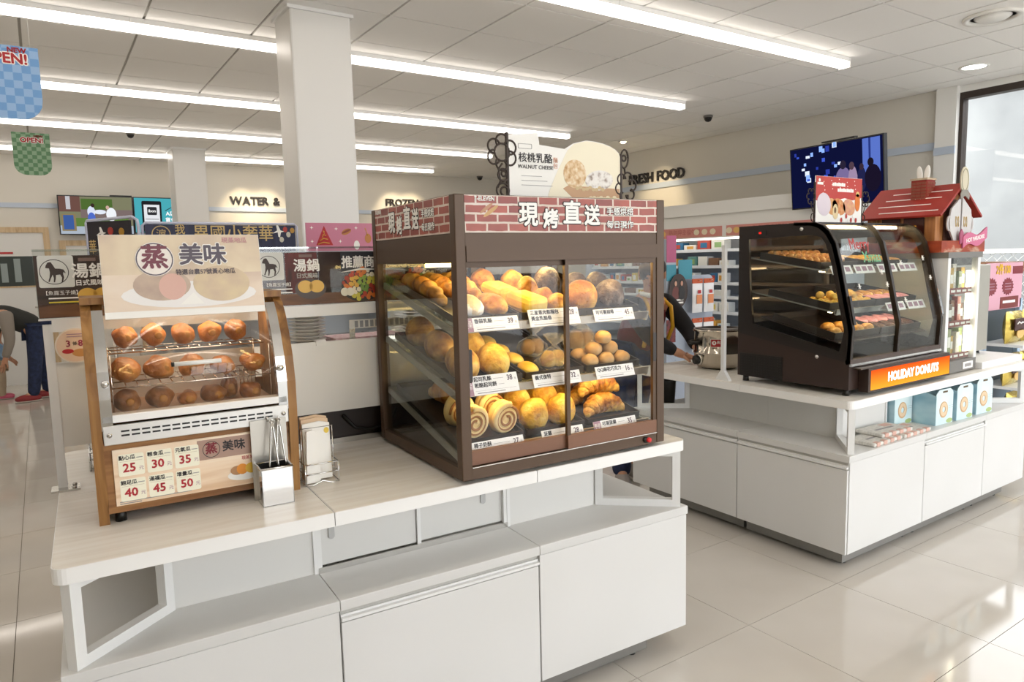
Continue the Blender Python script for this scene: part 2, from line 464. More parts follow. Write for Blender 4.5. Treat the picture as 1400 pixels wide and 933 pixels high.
spot(2.95, 10.55, 2.95, 11.1, 2.2, 'round spotlight above the WATER & letters, second of the pair')
spot(5.05, 10.55, 5.05, 11.1, 2.25, 'round spotlight above the FROZEN letters, first of the pair')
spot(5.38, 10.55, 5.38, 11.1, 2.25, 'round spotlight above the FROZEN letters, second of the pair')
e = thing('downlight', 'bright round recessed downlight beside the tall window', 'ceiling light', T(6.55, 2.85, ZC))
obj('ring', MB().lathe([(.11, 0), (.11, -.008), (.088, -.008), (.085, 0)], 28), WHITE, e)
obj('lens', MB().lathe([(.0001, -.006), (.087, -.004), (.087, 0)], 28), em('downlight_glow', '#ffffff', 12), e)
e = thing('ceiling_vent', 'white round ceiling vent with concentric rings', 'vent', T(5.28, 2.2, ZC))
obj('outer_ring', MB().lathe([(.17, 0), (.165, -.018), (.13, -.012), (.13, 0)], 30), WHITE, e)
obj('inner_cone', MB().lathe([(.0001, -.024), (.08, -.022), (.105, -.006), (.105, 0)], 30), WHITE, e)
def domecam(x, y, label, r=.045):
    e = thing('security_camera', label, 'camera', T(x, y, ZC))
    obj('base', MB().lathe([(r*1.1, 0), (r*1.1, -.02), (r*.9, -.025)], 20), pm('camera_grey', '#6d6a66', .4), e)
    obj('dome', MB().lathe([(.0001, -.025-r), (r*.6, -.025-r*.8), (r*.9, -.025-r*.3), (r*.92, -.025)], 20), pm('camera_dome', '#191817', .1), e)
domecam(6.11, 5.26, 'black dome security camera under the white ceiling panels near the FRESH FOOD wall')
domecam(.957, 8.88, 'small black dome camera on the ceiling by the far column', .04)
domecam(6.6, 10.8, 'small black camera in the ceiling corner beside the FROZEN wall', .05)

# outdoors seen through the window
struct(bx('ground_outside', (XR+.16, -9, -.15, 22, 14, -.12), pm('pavement', '#8a8780', .8)))
struct(bx('ground_outside_front', (-8, -14, -.15, XR+.16, YF-.16, -.12), pm('pavement', '#8a8780', .8)))
PLW = nz('pale_wall', ['#6e7070', '#868888', '#989a99'], .5, .9, detail=5)
tag(bx('neighbour_wall', (15.5, -9, -.15, 16, 14, 5.2), PLW), 'tall pale mottled wall outside beyond the wire fence', 'wall')
e = thing('wire_fence', 'white wire mesh fence with brown board outside the window', 'fence', T(9.6, -3, -.12))
for k in range(6):
    bx('post', (-.03, k*1.5-.03, 0, .03, k*1.5+.03, 1.62), WHITE, e)
bx('brown_board', (-.06, 3.2, 1.30, -.02, 7.4, 1.42), wood('fence_board', ['#6d4a35', '#85604a', '#a98a74'], axis='Y'), e)
bx('top_rail', (-.02, -.03, 1.52, .02, 7.53, 1.57), WHITE, e)
b = MB(); p = .11
n = int(7.5/p)
for k in range(-14, n+1):
    for s in (1, -1):
        y0 = k*p if s > 0 else (k+14)*p
        a = Vector((s*.004, y0, 0)); q = Vector((s*.004, y0+s*1.52, 1.52))
        # clip to 0..7.5
        def cl(P, Q, lim, up):
            t = (lim-P.y)/(Q.y-P.y); return P+(Q-P)*t
        lo, hi = (a, q)
        if lo.y < 0 and hi.y <= 0 or lo.y > 7.5 and hi.y >= 7.5: continue
        if lo.y < 0: lo = cl(a, q, 0, 0)
        if lo.y > 7.5: lo = cl(a, q, 7.5, 0)
        if hi.y < 0: hi = cl(a, q, 0, 0)
        if hi.y > 7.5: hi = cl(a, q, 7.5, 0)
        b.tube([lo, hi], .004, 4)
obj('wire_mesh', b, pm('wire_grey', '#c9c9c7', .4, .5), e, kind='stuff')
# ================================================================ COUNTERS
WTOP = nz('worktop_laminate', ['#dcd6cb', '#e6e1d8', '#ece9e2'], 1.4, .32, stretch=(1.2, 22, 1), detail=4, dist=.6)
WTOPE = pm('worktop_edge', '#f0efec', .35)
DECKM = pm('deck_laminate', '#d3d2cf', .35)
DOORM = nz('cabinet_white', ['#d6d5d2', '#dbdad8'], 2, .38, detail=1)
ZT = .79; ZU = .752; ZD = .545; ZS = .515
def counter_unit(label, M, W, kind, end, D=.60, group='white counter units', bpv=.2, pin=.12):
    """kind: plain or drawer; end: -1 left end, +1 right end, 0 middle"""
    e = thing('counter_unit', label, 'counter', M, group)
    g = .0012
    p0 = pin if end < 0 else 0; p1 = W-.15 if end > 0 else W
    bx('plinth', (p0, .05, .018, p1, D-.02, .085), GREYM, e)
    for x in (p0+.05, p1-.05):
        obj('foot', MB().lathe([(.016, 0), (.016, .006), (.008, .008), (.008, .02)], 12, (x, .08, 0)), BLACK, e)
    bx('cabinet_body', (g, .014, .083, W-g, D, ZS), WPAN, e)
    if kind == 'drawer':
        bx('drawer_front', (g*2, 0, .085, W-g*2, .014, .478), DOORM, e, b=.002)
        bx('finger_groove', (g*2, .010, .478, W-g*2, .0145, .512), pm('groove_grey', '#b9b7b1', .5), e)
        hb = MB().prism([(-.006, .484), (.012, .484), (.012, .500), (.004, .500), (.004, .494), (-.006, .492)], g*2, W-g*2, 'x')
        obj('handle_strip', hb, WMET, e)
    else:
        bx('door', (g*2, 0, .085, W-g*2, .014, .512), DOORM, e, b=.002)
    bx('deck', (g*.6, -.006, ZS, W-g*.6, D, ZD), DECKM, e, b=.002)
    x0 = .25 if end < 0 else 0; x1 = W-.265 if end > 0 else W
    if kind == 'drawer':
        bx('back_box', (x0, bpv+.02, ZD, x1, D, ZU), WPAN, e)
        for k in range(2):
            xa = x0+(x1-x0)*k/2; xb = x0+(x1-x0)*(k+1)/2
            q = bx('sliding_panel', (xa+.008, bpv+.004+.006*k, ZD+.02, xb-.008, bpv+.012+.006*k, ZU-.004), pm('panel_grey', '#d6d5d1', .45), e)
            cx = xa+.045 if k == 0 else xb-.085
            obj('finger_slot', MB().prism(rrect(cx-.009, .640, cx+.009, .715, .0088), bpv-.001+.006*k, bpv+.0045+.006*k, 'y'), pm('slot_grey', '#aeaeac', .4, .4), q)
        bx('panel_track', (x0, bpv-.008, ZD, x1, bpv+.018, ZD+.016), STEEL, e)
        for x in (x0, (x0+x1)/2-.006, x1-.012): bx('panel_post', (x, bpv-.004, ZD+.016, x+.012, bpv+.02, ZU), WMET, e)
    else:
        bx('back_box', (x0, bpv, ZD, x1, D, ZU), WPAN, e)
        for x in ((x1-.012,) if end < 0 else (x0,) if end > 0 else ()): bx('panel_post', (x, bpv-.006, ZD, x+.012, bpv, ZU), WMET, e)
    # end frame: posts and a diagonal foot rail
    if end:
        s = -1 if end < 0 else 1
        a = Vector((.035, .02, 0)) if end < 0 else Vector((W-.035, .02, 0))
        c = Vector((.235, bpv-.004, 0)) if end < 0 else Vector((W-.25, bpv-.004, 0))
        t = .014; b = MB()
        d = (c-a).normalized(); L = (c-a).length
        R = Matrix.Translation(a) @ d.to_track_quat('X', 'Z').to_matrix().to_4x4()
        b.box(-t, -t, ZD, t, t, ZU, M=R); b.box(L-t, -t, ZD, L+t, t, ZU, M=R); b.box(t, -t, ZD, L-t, t, ZD+.026, M=R); b.box(t, -t, ZU-.02, L-t, t, ZU, M=R)
        obj('end_frame', b, WMET, e)
    # worktop
    r = .03; pts = [(0, 0), (W, 0), (W, D), (0, D)]
    if end < 0: pts = [(r*(1-math.sin(q)), r*(1-math.cos(q))) for q in [PI/2*i/5 for i in range(5, -1, -1)]]+[(W, 0), (W, D), (0, D)]
    if end > 0: pts = [(0, 0)]+[(W-r*(1-math.sin(q)), r*(1-math.cos(q))) for q in [PI/2*i/5 for i in range(0, 6)]]+[(W, D), (0, D)]
    c = W/2, D/2
    pp = [(g+(x/W)*(W-2*g), y) for x, y in pts]
    obj('worktop_edge', MB().prism(pp, ZU, ZT-.001, 'z'), WTOPE, e)
    pi = [(c[0]+(x-c[0])*(1-.004/W), c[1]+(y-c[1])*(1-.004/D)) for x, y in pp]
    obj('worktop', MB().prism(pi, ZT-.004, ZT, 'z'), WTOP, e)
    return e
U = [0, .637, 1.282, 1.928]
counter_unit('white counter end unit with plain front under the sweet potato warmer', IW(U[0], 0, 0), U[1]-U[0], 'plain', -1)
counter_unit('white counter unit with a lipped drawer and two sliding slotted panels', IW(U[1], 0, 0), U[2]-U[1], 'drawer', 0)
counter_unit('white counter end unit with plain front under the bakery case', IW(U[2], 0, 0), U[3]-U[2], 'plain', 1)
RB = ISL @ T(1.928, 1.2, 0) @ RZ(PI)
for k, (en, kd, lb) in enumerate([(-1, 'plain', 'rear counter unit backing onto the bakery case counter'), (0, 'drawer', 'rear counter unit behind the plate stack'), (1, 'plain', 'rear counter end unit behind the sweet potato warmer')]):
    V = [0, .646, 1.291, 1.928]
    counter_unit('white '+lb, RB @ T(V[k], 0, 0), V[k+1]-V[k], kd, en)

# right island: three units facing the front, and two facing the aisle
RX0, RY0, RY1, RX1 = 2.93, 1.705, 3.08, 4.78
V = [0, .665, 1.315, RX1-RX0]
e = counter_unit('white corner counter unit under the curved doughnut case', T(RX0, RY0, 0), V[1], 'plain', -1, .60, pin=.045)
GRV = pm('groove_grey', '#b9b7b1', .5)
bx('side_door', (-.012, .004, .085, .0, .598, .478), DOORM, e); bx('finger_groove', (-.003, .004, .478, .001, .598, .512), GRV, e)
obj('handle_strip', MB().prism([(-.018, .484), (.0, .484), (.0, .500), (-.006, .500), (-.006, .494), (-.018, .492)], .004, .598, 'y'), WMET, e)
bx('deck_edge', (-.014, -.006, ZS, .0, .600, ZD), DECKM, e); bx('side_panel', (.238, .2, ZD, .252, .60, ZU), WPAN, e)

counter_unit('white counter unit with lipped drawer below the doughnut boxes', T(RX0+V[1], RY0, 0), V[2]-V[1], 'drawer', 0, .60, bpv=.33)
counter_unit('white counter end unit beside the snack rack and window', T(RX0+V[2], RY0, 0), V[3]-V[2], 'plain', 1, .60)
# aisle-side row behind it, fronts facing the front island
AO = .602; AD = RY1-RY0-AO; AW = RX1-RX0
e = thing('aisle_counter', 'long white counter facing the aisle under the soup pot', 'counter', T(RX0, RY0+AO, 0), 'white counter units')
bx('plinth', (.05, 0, .018, AW-.1, AD-.08, .085), GREYM, e)
bx('cabinet_body', (.001, 0, .083, AW, AD, ZS), WPAN, e)
bx('door', (-.012, .002, .085, .001, AD-.002, .478), DOORM, e, b=.002)
bx('finger_groove', (-.003, .004, .478, .001, AD-.004, .512), GRV, e)
obj('handle_strip', MB().prism([(-.018, .484), (.0, .484), (.0, .500), (-.006, .500), (-.006, .494), (-.018, .492)], .004, AD-.004, 'y'), WMET, e)
bx('deck', (-.014, 0, ZS, AW, AD, ZD), DECKM, e)
bx('back_box', (.24, 0, ZD, AW-.2, AD-.2, ZU), WPAN, e)
b = MB(); t = .013; a = Vector((.02, AD-.03, 0)); c = Vector((.235, AD-.21, 0)); d = (c-a).normalized(); L = (c-a).length
R = T(*a) @ d.to_track_quat('X', 'Z').to_matrix().to_4x4()
b.box(-t, -t, ZD, t, t, ZU, M=R); b.box(L-t, -t, ZD, L+t, t, ZU, M=R); b.box(t, -t, ZD, L-t, t, ZD+.026, M=R)
obj('end_frame', b, WMET, e)
bx('worktop_edge', (0, 0, ZU, AW, AD, ZT-.001), WTOPE, e); bx('worktop', (.003, 0, ZT-.004, AW-.003, AD-.003, ZT), WTOP, e)

# ================================================================ DIVIDER RACK behind the front counter
e = thing('divider_rack', 'white metal divider rack with solid panel behind the potato warmer', 'rack', IW(-.0, .69, ZT))
for x in (.012, 1.25, 1.88):
    obj('post', MB().box(x-.012, -.012, .006, x+.012, .012, .5), WMET, e)
    o = bx('foot_plate', (x-.03, -.045, 0, x+.045, .02, .006), STEEL, e)
    for q in (-.032, .006): obj('bolt', MB().cyl((x+.03, q, .006), .006, .004, 8), STEEL, o)
bx('panel', (.024, -.006, .128, 1.868, .006, .385), pm('divider_white', '#e6e5e0', .4), e)
bx('top_rail', (.024, -.02, .478, 1.868, .02, .513), WMET, e)
bx('sign_shelf', (-.008, -.02, .513, 1.868, .06, .517), WMET, e)
bx('panel_clip', (.80, -.012, .372, .835, .0125, .392), WHITE, e)
# soup cooker behind the rack
e = thing('soup_cooker', 'stainless soup cooker hidden behind the white divider panel', 'cooker', IW(.28, .725, ZT))
bx('base_tray', (-.02, -.012, 0, 1.35, .42, .02), STEEL, e); bx('body', (.0, .02, .02, 1.32, .40, .34), DARK, e)
bx('top_plate', (-.01, .005, .34, 1.33, .41, .36), STEEL, e)
obj('cable', MB().tube([(.62, .0, .10), (.66, -.004, .05), (.72, -.004, .035), (.80, -.004, .05), (.83, 0, .1)], .006, 8), BLACK, e)
for k in range(5): bx('lid', (.08+k*.25, .05, .36, .30+k*.25, .37, .372), STEEL, e)
for k in range(22): bx('menu_strip_mark', (.68+k*.02, .0, .424, .692+k*.02, .002, .448), pm('grey_mark', '#9fa2a6', .5), e)
bx('menu_strip', (.66, .002, .42, 1.3, .006, .452), PAPER, e)
bx('menu_bracket', (.66, .004, .36, .68, .008, .42), STEEL, e); bx('menu_bracket', (1.28, .004, .36, 1.3, .008, .42), STEEL, e)
tag(bx('place_mat', (0, 0, 0, .28, .16, .012), nz('pink_spots', ['#d9a9b2', '#efdcdc'], 60, .6), M=IW(.895, .76, 1.162)), 'pink spotted mat lying on the soup cooker', 'mat')
# plates
pl = MB().lathe([(.0001, 0), (.04, 0), (.044, .004), (.066, .0095), (.068, .011), (.066, .012), (.043, .006), (.0001, .005)], 28).mesh('plate')
ORD = ['topmost ', 'second from top, ', 'third from top, ', 'fourth from top, ', 'fifth from top, ', 'sixth from top, ', 'seventh from top, ', 'eighth from top, ', 'lowest ']
PLM = pm('plate_white', '#e9e6df', .25)
for (u, v, r, n, lab, gr) in [(.815, .84, 1, 8, 'white plate in the stack beside the potato warmer', 'plates by the potato warmer'), (1.28, .89, 1.35, 9, 'white plate in the stack seen through the bakery case glass', 'plates behind the bakery case')]:
    for k in range(n):
        tag(obj('plate', pl, PLM, M=IW(u, v, 1.1625+k*.0125) @ SCL(r, r, 1)), ORD[n-1-k]+lab, 'plate', gr)

# ================================================================ ACRYLIC SOUP POSTERS on the rack
POST = wood('poster_wood', ['#2c1c17', '#452c22', '#3a2622'], axis='X', sx=1.5, sy=14)
def ell_pts(cx, cz, rx, rz, n=20): return [(cx+rx*math.cos(2*PI*i/n), cz+rz*math.sin(2*PI*i/n)) for i in range(n)]
HORSE = [(-.30,.28),(-.22,.42),(-.10,.44),(-.02,.30),(.05,.15),(.22,.14),(.36,.10),(.44,-.06),(.40,-.06),(.36,.0),(.33,-.08),(.36,-.25),(.30,-.46),(.25,-.46),(.28,-.26),(.22,-.12),(.06,-.14),(.04,-.30),(.0,-.46),(-.05,-.46),(-.03,-.28),(-.06,-.12),(-.14,-.28),(-.2,-.44),(-.25,-.42),(-.19,-.24),(-.16,-.02),(-.18,.16),(-.32,.18)]
def food(e, cx, cz, s, y):
    """printed platter of vegetables"""
    disc(cx, cz, .085*s, .058*s, y, y-.0006, pm('print_bowl', '#2b2a26', .4), e)
    cols = ['#8fae4a', '#c9c04a', '#b8432c', '#d5742c', '#e9e2c8', '#6f9440', '#a33726', '#e0b04a']
    for k in range(54):
        a = k*2.4; r = .062*s*math.sqrt((k+.5)/54); q = (int((math.cos(a)*r*1.3/s+.09)*26)+int((math.sin(a)*r/s+.07)*30)*3) % 8
        disc(cx+r*1.25*math.cos(a), cz+.012*s+r*math.sin(a), (.008+.004*(k*7 % 3)/2)*s, (.007+.003*(k*5 % 3)/2)*s, y-.0006, y-.0012-.0002*(k % 3), pm('print_food_%d' % q, cols[q], .4), e, n=9, a=k*.9)
def soup_poster(label, u0, u1, rec, left):
    W = u1-u0
    e = thing('soup_poster', label, 'poster', IW(u0, .69, ZT+.517), 'soup pot posters')
    bx('acrylic_sheet', (0, -.006, 0, W, -.002, .2), ACRYL, e)
    bx('top_edge', (0, -.008, .198, W, 0, .204), glass('acrylic_edge', '#e8f0ee', 1, .25), e)
    bx('print', (.002, -.002, .002, W-.002, .001, .186), POST, e)
    y = -.0062
    hx = .05
    bx('red_print', (.105 if not left else .20, y-.0003, .045, .215 if not left else .33, y, .184), nz('print_red_wood', ['#4a2420', '#6d302c', '#3a221e'], 5, .5, stretch=(3, 1, 1)), e); bx('table_print', (.004, y-.0004, .004, W-.004, y, .042), wood('print_table_dark', ['#4a3020', '#6d4a30', '#80593a'], axis='X', sx=1.5, sy=20), e)
    obj('logo_tile', MB().prism(rrect(hx-.04, .092, hx+.05, .186, .006), y, y-.0006, 'y'), pm('logo_cream', '#d8d9d2', .5), e)
    obj('logo_ring', MB().ring(ell_pts(hx, .138, .037, .037, 28), ell_pts(hx, .138, .035, .035, 28), y-.0006, y-.0012, 'y'), INK, e)
    obj('horse_logo', MB().prism([(hx+a*.066, .138+c*.066) for a, c in HORSE], y-.0006, y-.0014, 'y'), pm('horse_brown', '#3a2c26', .5), e)
    F = lambda x, z: T(x, y-.001, z) @ FRONT
    hb = .178 if not left else .138
    text('湯鍋', .046, INKW, F(hb, .137), e, bold=.0012, name='lettering'); text('日式風味', .019, INKW, F(hb, .103), e, bold=.0005)
    bx('label_box', (hb-.025, y-.001, .168, hb+.02, y, .178), pm('label_brown', '#7d655b', .5), e)
    text('【魚露玉子燒】', .014, INKW, F(hx+.03 if not left else .065, .075), e)
    for k in range(2): bx('caption_bar', (hx-.02, y-.0008, .058-k*.012, hx+.075, y, .062-k*.012), INKW if not (left and k) else pm('ink_yellow', '#d9c53c', .5), e)
    disc(hb+.01, .058, .055, .036, y, y-.0006, pm('print_bowl2', '#4a3d36', .4), e)
    for q in (-.018, .022): disc(hb+.01+q, .066, .026, .022, y-.0006, y-.0012, pm('print_egg', '#e0b451', .4), e); 
    if rec:
        bx('dark_band', (.30, y-.0004, .11, W-.02, y, .184), pm('print_slate', '#2b2b31', .4), e)
        text('推薦商品', .046, INKW, F(.385, .145), e, bold=.0012, sx=.9)
        obj('brush_stroke', MB().tube([(.30, y-.001, .112), (.37, y-.001, .122), (.47, y-.001, .118)], [.001, .004, .001], 6), INKW, e)
        food(e, .375, .057, .9, y); food(e, .60, .057, .9, y)
        for q in (-.075, -.055): disc(.385+q, .042, .015, .015, y-.0014, y-.002, pm('print_white_egg', '#e6e3d2', .4), e)
    return e
soup_poster('dark wood-print soup poster with horse logo left of the potato warmer', -.008, .60, False, True)
soup_poster('dark soup poster with egg bowl and vegetable platter beside the bakery case', .605, 1.5, True, False)
# round sign on the rack
e = thing('round_price_sign', 'round cream sign reading 3 and 88 hung on the divider rack', 'sign', IW(.078, .668, 1.225))
obj('disc', MB().prism(ell_pts(0, 0, .052, .052, 36), -.002, .002, 'y'), pm('sign_rim', '#e9dccb', .5), e)
obj('face', MB().prism(ell_pts(0, 0, .048, .048, 36), -.003, -.002, 'y'), pm('sign_peach', '#e6c9ae', .5), e)
text('3', .026, pm('ink_crimson', '#9c2b4c', .5), T(-.018, -.0035, .006) @ FRONT, e, bold=.0006); text('88', .026, pm('ink_crimson', '#9c2b4c', .5), T(.02, -.0035, .006) @ FRONT, e, bold=.0006)
text('條', .012, INK, T(-.001, -.0035, .006) @ FRONT, e)
for k in range(2): bx('caption_bar', (-.02, -.0038, .026+k*.007, .028, -.003, .0285+k*.007), INKM, e)
obj('bowl_print', MB().prism(ell_pts(.012, -.022, .022, .012), -.0036, -.003, 'y'), pm('print_soup', '#c78f53', .5), e); obj('badge', MB().prism(ell_pts(-.02, -.016, .015, .007), -.004, -.003, 'y'), INKR, e)
# small tray on the rear worktop
e = thing('steel_rack', 'small steel wire tray on the counter behind the potato warmer', 'tray', IW(.085, .85, ZT))
bx('tray', (0, 0, .012, .14, .16, .018), STEEL, e)
b = MB()
for z in (.012, .04, .062): b.tube([(0, 0, z), (.14, 0, z), (.14, .16, z), (0, .16, z)], .003, 6, closed=True)
for x, y in ((0, 0), (.14, 0), (.14, .16), (0, .16)): b.tube([(x, y, 0), (x, y, .062)], .003, 6)
obj('wire_frame', b, CHROME, e)
e = thing('steel_box', 'small steel box fixed on the divider rack', 'box', IW(.12, .64, 1.135))
bx('body', (0, 0, 0, .05, .047, .035), STEEL, e, b=.004); bx('lid', (-.002, -.002, .035, .052, .047, .04), STEEL, e)
# ================================================================ SWEET POTATO WARMER
OAK = wood('oak_side', ['#6f4a26', '#8f6535', '#a87c47'], axis='Z', sx=1.2, sy=16)
OAKF = wood('oak_front', ['#7a5029', '#91653a', '#a57845'], axis='X', sx=1.5, sy=18)
PW, PD = .512, .33
PM = IW(.10, .245, ZT)
e = thing('potato_warmer', 'wooden sweet potato warmer with curved clear front and price panel', 'warmer', PM)
prof = [(.008, 0), (-.006, .13), (-.012, .25), (-.012, .33), (.002, .40), (.028, .465), (.06, .52), (.09, .552), (.12, .567), (PD, .567), (PD, 0)]
for x in (0, PW-.024):
    obj('side_panel', MB().prism(prof, x, x+.024, 'x'), OAK, e)
inner = [p for p in prof[2:9]]
for x in (.024, PW-.05):
    b = MB(); n = len(inner); a = inner; c = [(y+.03, z-.004) for y, z in inner]
    b.prism(a+c[::-1], x, x+.026, 'x'); obj('steel_edge', b, CHROME, e)
bx('front_board', (.024, .0, .03, PW-.024, .02, .215), OAKF, e)
bx('floor_board', (.024, .02, .03, PW-.024, PD, .045), OAKF, e)
bx('top_board', (.0, .10, .567, PW, PD, .585), OAK, e)
bx('back_board', (.024, PD-.012, .045, PW-.024, PD, .30), OAKF, e); bx('inner_back', (.05, PD-.018, .276, PW-.05, PD-.012, .40), pm('liner_steel', '#d9d3c8', .3, .4), e)
bx('back_glass', (.05, PD-.008, .30, PW-.05, PD-.004, .56), GLASS, e)
for x, y in ((.05, .03), (PW-.05, .03), (.05, PD-.03), (PW-.05, PD-.03)): obj('foot', MB().lathe([(.014, 0), (.012, .03)], 14, (x, y, 0)), BLACK, e)
v = bx('vent_panel', (.026, -.014, .212, PW-.026, .0, .262), pm('vent_white', '#dcdad6', .3, .5), e, b=.002)
sl = MB().box(0, -.0148, 0, .019, -.0135, .0045).mesh('vent_slot')
for k in range(16):
    for r in range(2): obj('vent_slot', sl, BLACK, v, M=T(.066+k*.0238, 0, .232+r*.011))
for x in (.04, PW-.04): obj('screw', MB().cyl((x, -.018, .238), .006, .004, 10, 'y'), STEEL, v)
bx('ledge', (.026, -.012, .268, PW-.026, .03, .288), pm('ledge_white', '#f0eeea', .3), e, b=.002)
bx('inner_tray', (.05, .03, .27, PW-.05, PD-.014, .276), nz('tray_warm', ['#b58a66', '#c9a483'], 20, .4), e)
g = [(y+.004, z) for y, z in prof[3:9]]; g[0] = (-.008, .29)
b = MB(); b.prism(g+[(y+.003, z-.001) for y, z in g[::-1]], .05, PW-.05, 'x', smooth=True)
obj('curved_window', b, glass('potato_glass', '#fdfaf6', 1.0, .015, .03), e)
h = obj('handle', MB().cyl((.20, -.026, .407), .006, .115, 12, 'x'), WHITE, e)
obj('handle_tip', MB().cyl((.193, -.026, .407), .0062, .007, 12, 'x'), BLACK, h)
for x in (.215, .30): obj('handle_stem', MB().tube([(x, -.024, .407), (x, .008, .407)], .003, 6), STEEL, h)
for x in (.04, PW-.04): obj('glass_knob', MB().cyl((x, -.016, .37), .009, .012, 12, 'y'), CHROME, e)
# wire racks
for nm_, y0, y1, z in (('wire_shelf', .04, .27, .352), ('wire_shelf', .12, .29, .435)):
    b = MB()
    for k in range(15): b.tube([(.06+k*.028, y0, z), (.06+k*.028, y1, z)], .0016, 5)
    for y in (y0, (y0+y1)/2, y1): b.tube([(.055, y, z-.003), (PW-.055, y, z-.003)], .002, 5)
    obj(nm_, b, CHROME, e)
b = MB()
for k in range(6): b.tube([(PW-.125+k*.012, .20+k*.005, .276), (PW-.125+k*.012, .20+k*.005, .352)], .0016, 5)
for y in (.045, .27):
    for x in (.056, PW-.056): b.tube([(x, y, .276), (x, y, .435)], .002, 5)
obj('rack_leg', b, CHROME, e)
bx('heat_lamp', (.06, .14, .552, PW-.06, .26, .563), em('warm_lamp', '#ffe4c0', 7), e)
# price panel
p = bx('price_panel', (.042, -.004, .048, .40, .0, .196), wood('print_table', ['#d9b48f', '#ecd2b4', '#f3e2cb'], axis='X', sx=1.5, sy=12), e)
bx('print_band', (.242, -.0046, .135, .40, -.004, .19), pm('print_taupe', '#a98a7a', .5), p)
CARD = pm('card_cream', '#f3efd9', .6); RED = pm('ink_price_red', '#b2242e', .5)
for k, (nme, pr) in enumerate([('點心瓜', '25'), ('輕食瓜', '30'), ('元氣瓜', '35'), ('飽足瓜', '40'), ('滿福瓜', '45'), ('增量瓜', '50')]):
    cx = .083+(k % 3)*.066; cz = .153 if k < 3 else .087
    c = obj('price_card', MB().prism(rrect(cx-.030, cz-.029, cx+.030, cz+.029, .005), -.004, -.0052, 'y'), CARD, p)
    text(nme, .0128, INK, T(cx-.009, -.0054, cz+.0195) @ FRONT, c, bold=.0003)
    bx('rule', (cx-.026, -.0056, cz+.010, cx+.026, -.0052, cz+.0106), pm('ink_tan', '#b5a78d', .5), c)
    bx('weight_mark', (cx+.012, -.0056, cz+.0165, cx+.027, -.0052, cz+.0185), INKG, c)
    text(pr, .031, RED, T(cx-.005, -.0054, cz-.008) @ FRONT, c, bold=.0009); text('元', .012, INKM, T(cx+.0225, -.0054, cz-.012) @ FRONT, c)
MAROON = pm('ink_maroon', '#7d1f2b', .5)
text('蒸', .032, MAROON, T(.277, -.0052, .163) @ FRONT, p, bold=.0009)
obj('circle_mark', MB().ring(ell_pts(.277, .162, .0225, .0225, 28), ell_pts(.277, .162, .021, .021, 28), -.0046, -.0052, 'y'), INK, p)
text('美味', .032, INK, T(.335, -.0052, .164) @ FRONT, p, bold=.0007, sx=.95)
text('現蒸地瓜', .0115, RED, T(.375, -.0044, .124) @ FRONT, p, sx=.95)
disc(.36, .078, .046, .016, -.0045, -.0050, PAPER, p, 'plate_print'); disc(.34, .092, .018, .013, -.005, -.0055, pm('print_potato', '#b3855b', .5), p); disc(.353, .094, .015, .015, -.0055, -.0058, pm('print_orange', '#e3922f', .5), p); disc(.378, .094, .017, .015, -.0055, -.006, pm('print_yellow', '#e2b73a', .5), p)
for k in range(2): bx('small_print', (.05, -.0048, .051+k*.005, .10+k*.12, -.004, .0535+k*.005), INKG, p)
# potatoes
PMAT = [nz('potato_%d' % i, c, 22, .42, .5, 60) for i, c in enumerate([['#5e3a1e', '#8a5a30', '#a9783f'], ['#7a4a24', '#a56a35', '#c08a4a'], ['#8f5626', '#b87638', '#d09a58']])]
def potato(x, y, z, rx, ry, rz, mi, rot, seed, label, grp):
    b = MB().blob((0, 0, 0), (rx, ry, rz), 24, 14, .22, 13, seed); dz = -min(v[2] for v in b.v)-.0012; b.v = [(v[0], v[1], v[2]+dz) for v in b.v]
    o = obj('sweet_potato', b, PMAT[mi], M=PM @ T(x, y, z) @ RZ(rot)); tag(o, label, 'sweet potato', grp)
    tip = MB().blob((0, 0, 0), (.011, .011, .006), 10, 6)
    obj('cut_tip', tip, pm('potato_tip', '#a8742c', .5), o, M=T(rx*.15, -ry*.93, dz) @ RX(PI/2))
for k, (x, y, rx, rz, mi, lab) in enumerate([(.090, .085, .034, .031, 0, 'dark baked sweet potato at the left end of the bottom tray'), (.168, .085, .034, .031, 0, 'large lumpy dark sweet potato on the bottom tray'), (.236, .085, .026, .021, 1, 'small flattened sweet potato between two bigger ones on the tray'), (.305, .085, .034, .027, 0, 'wide brown sweet potato in the middle of the bottom tray'), (.358, .150, .024, .035, 1, 'upright orange sweet potato leaning on the bottom tray'), (.405, .085, .029, .026, 1, 'round sweet potato at the right end of the bottom tray')]):
    potato(x, y, .276, rx, .038, rz, mi, .2*math.sin(k*3), k*3.1, lab, 'potatoes on the bottom tray')
for k in range(5):
    potato(.092+k*.082, .115, .354, (.036 if k < 3 else .031), .062, (.032 if k < 3 else .026), 2, .12*math.sin(k*2.2), 20+k*1.7, 'orange sweet potato on the middle wire shelf, %s from the tong holder side' % ['fifth', 'fourth', 'third', 'second', 'first'][k], 'potatoes on the middle wire shelf')
for k in range(5):
    potato(.10+k*.074, .205, .437, .031, .05, .031, 1+(k % 2), .1*math.sin(k*1.3), 40+k*2.3, 'sweet potato on the top wire shelf, %s from the tong holder side' % ['fifth', 'fourth', 'third', 'second', 'first'][k], 'potatoes on the top wire shelf')
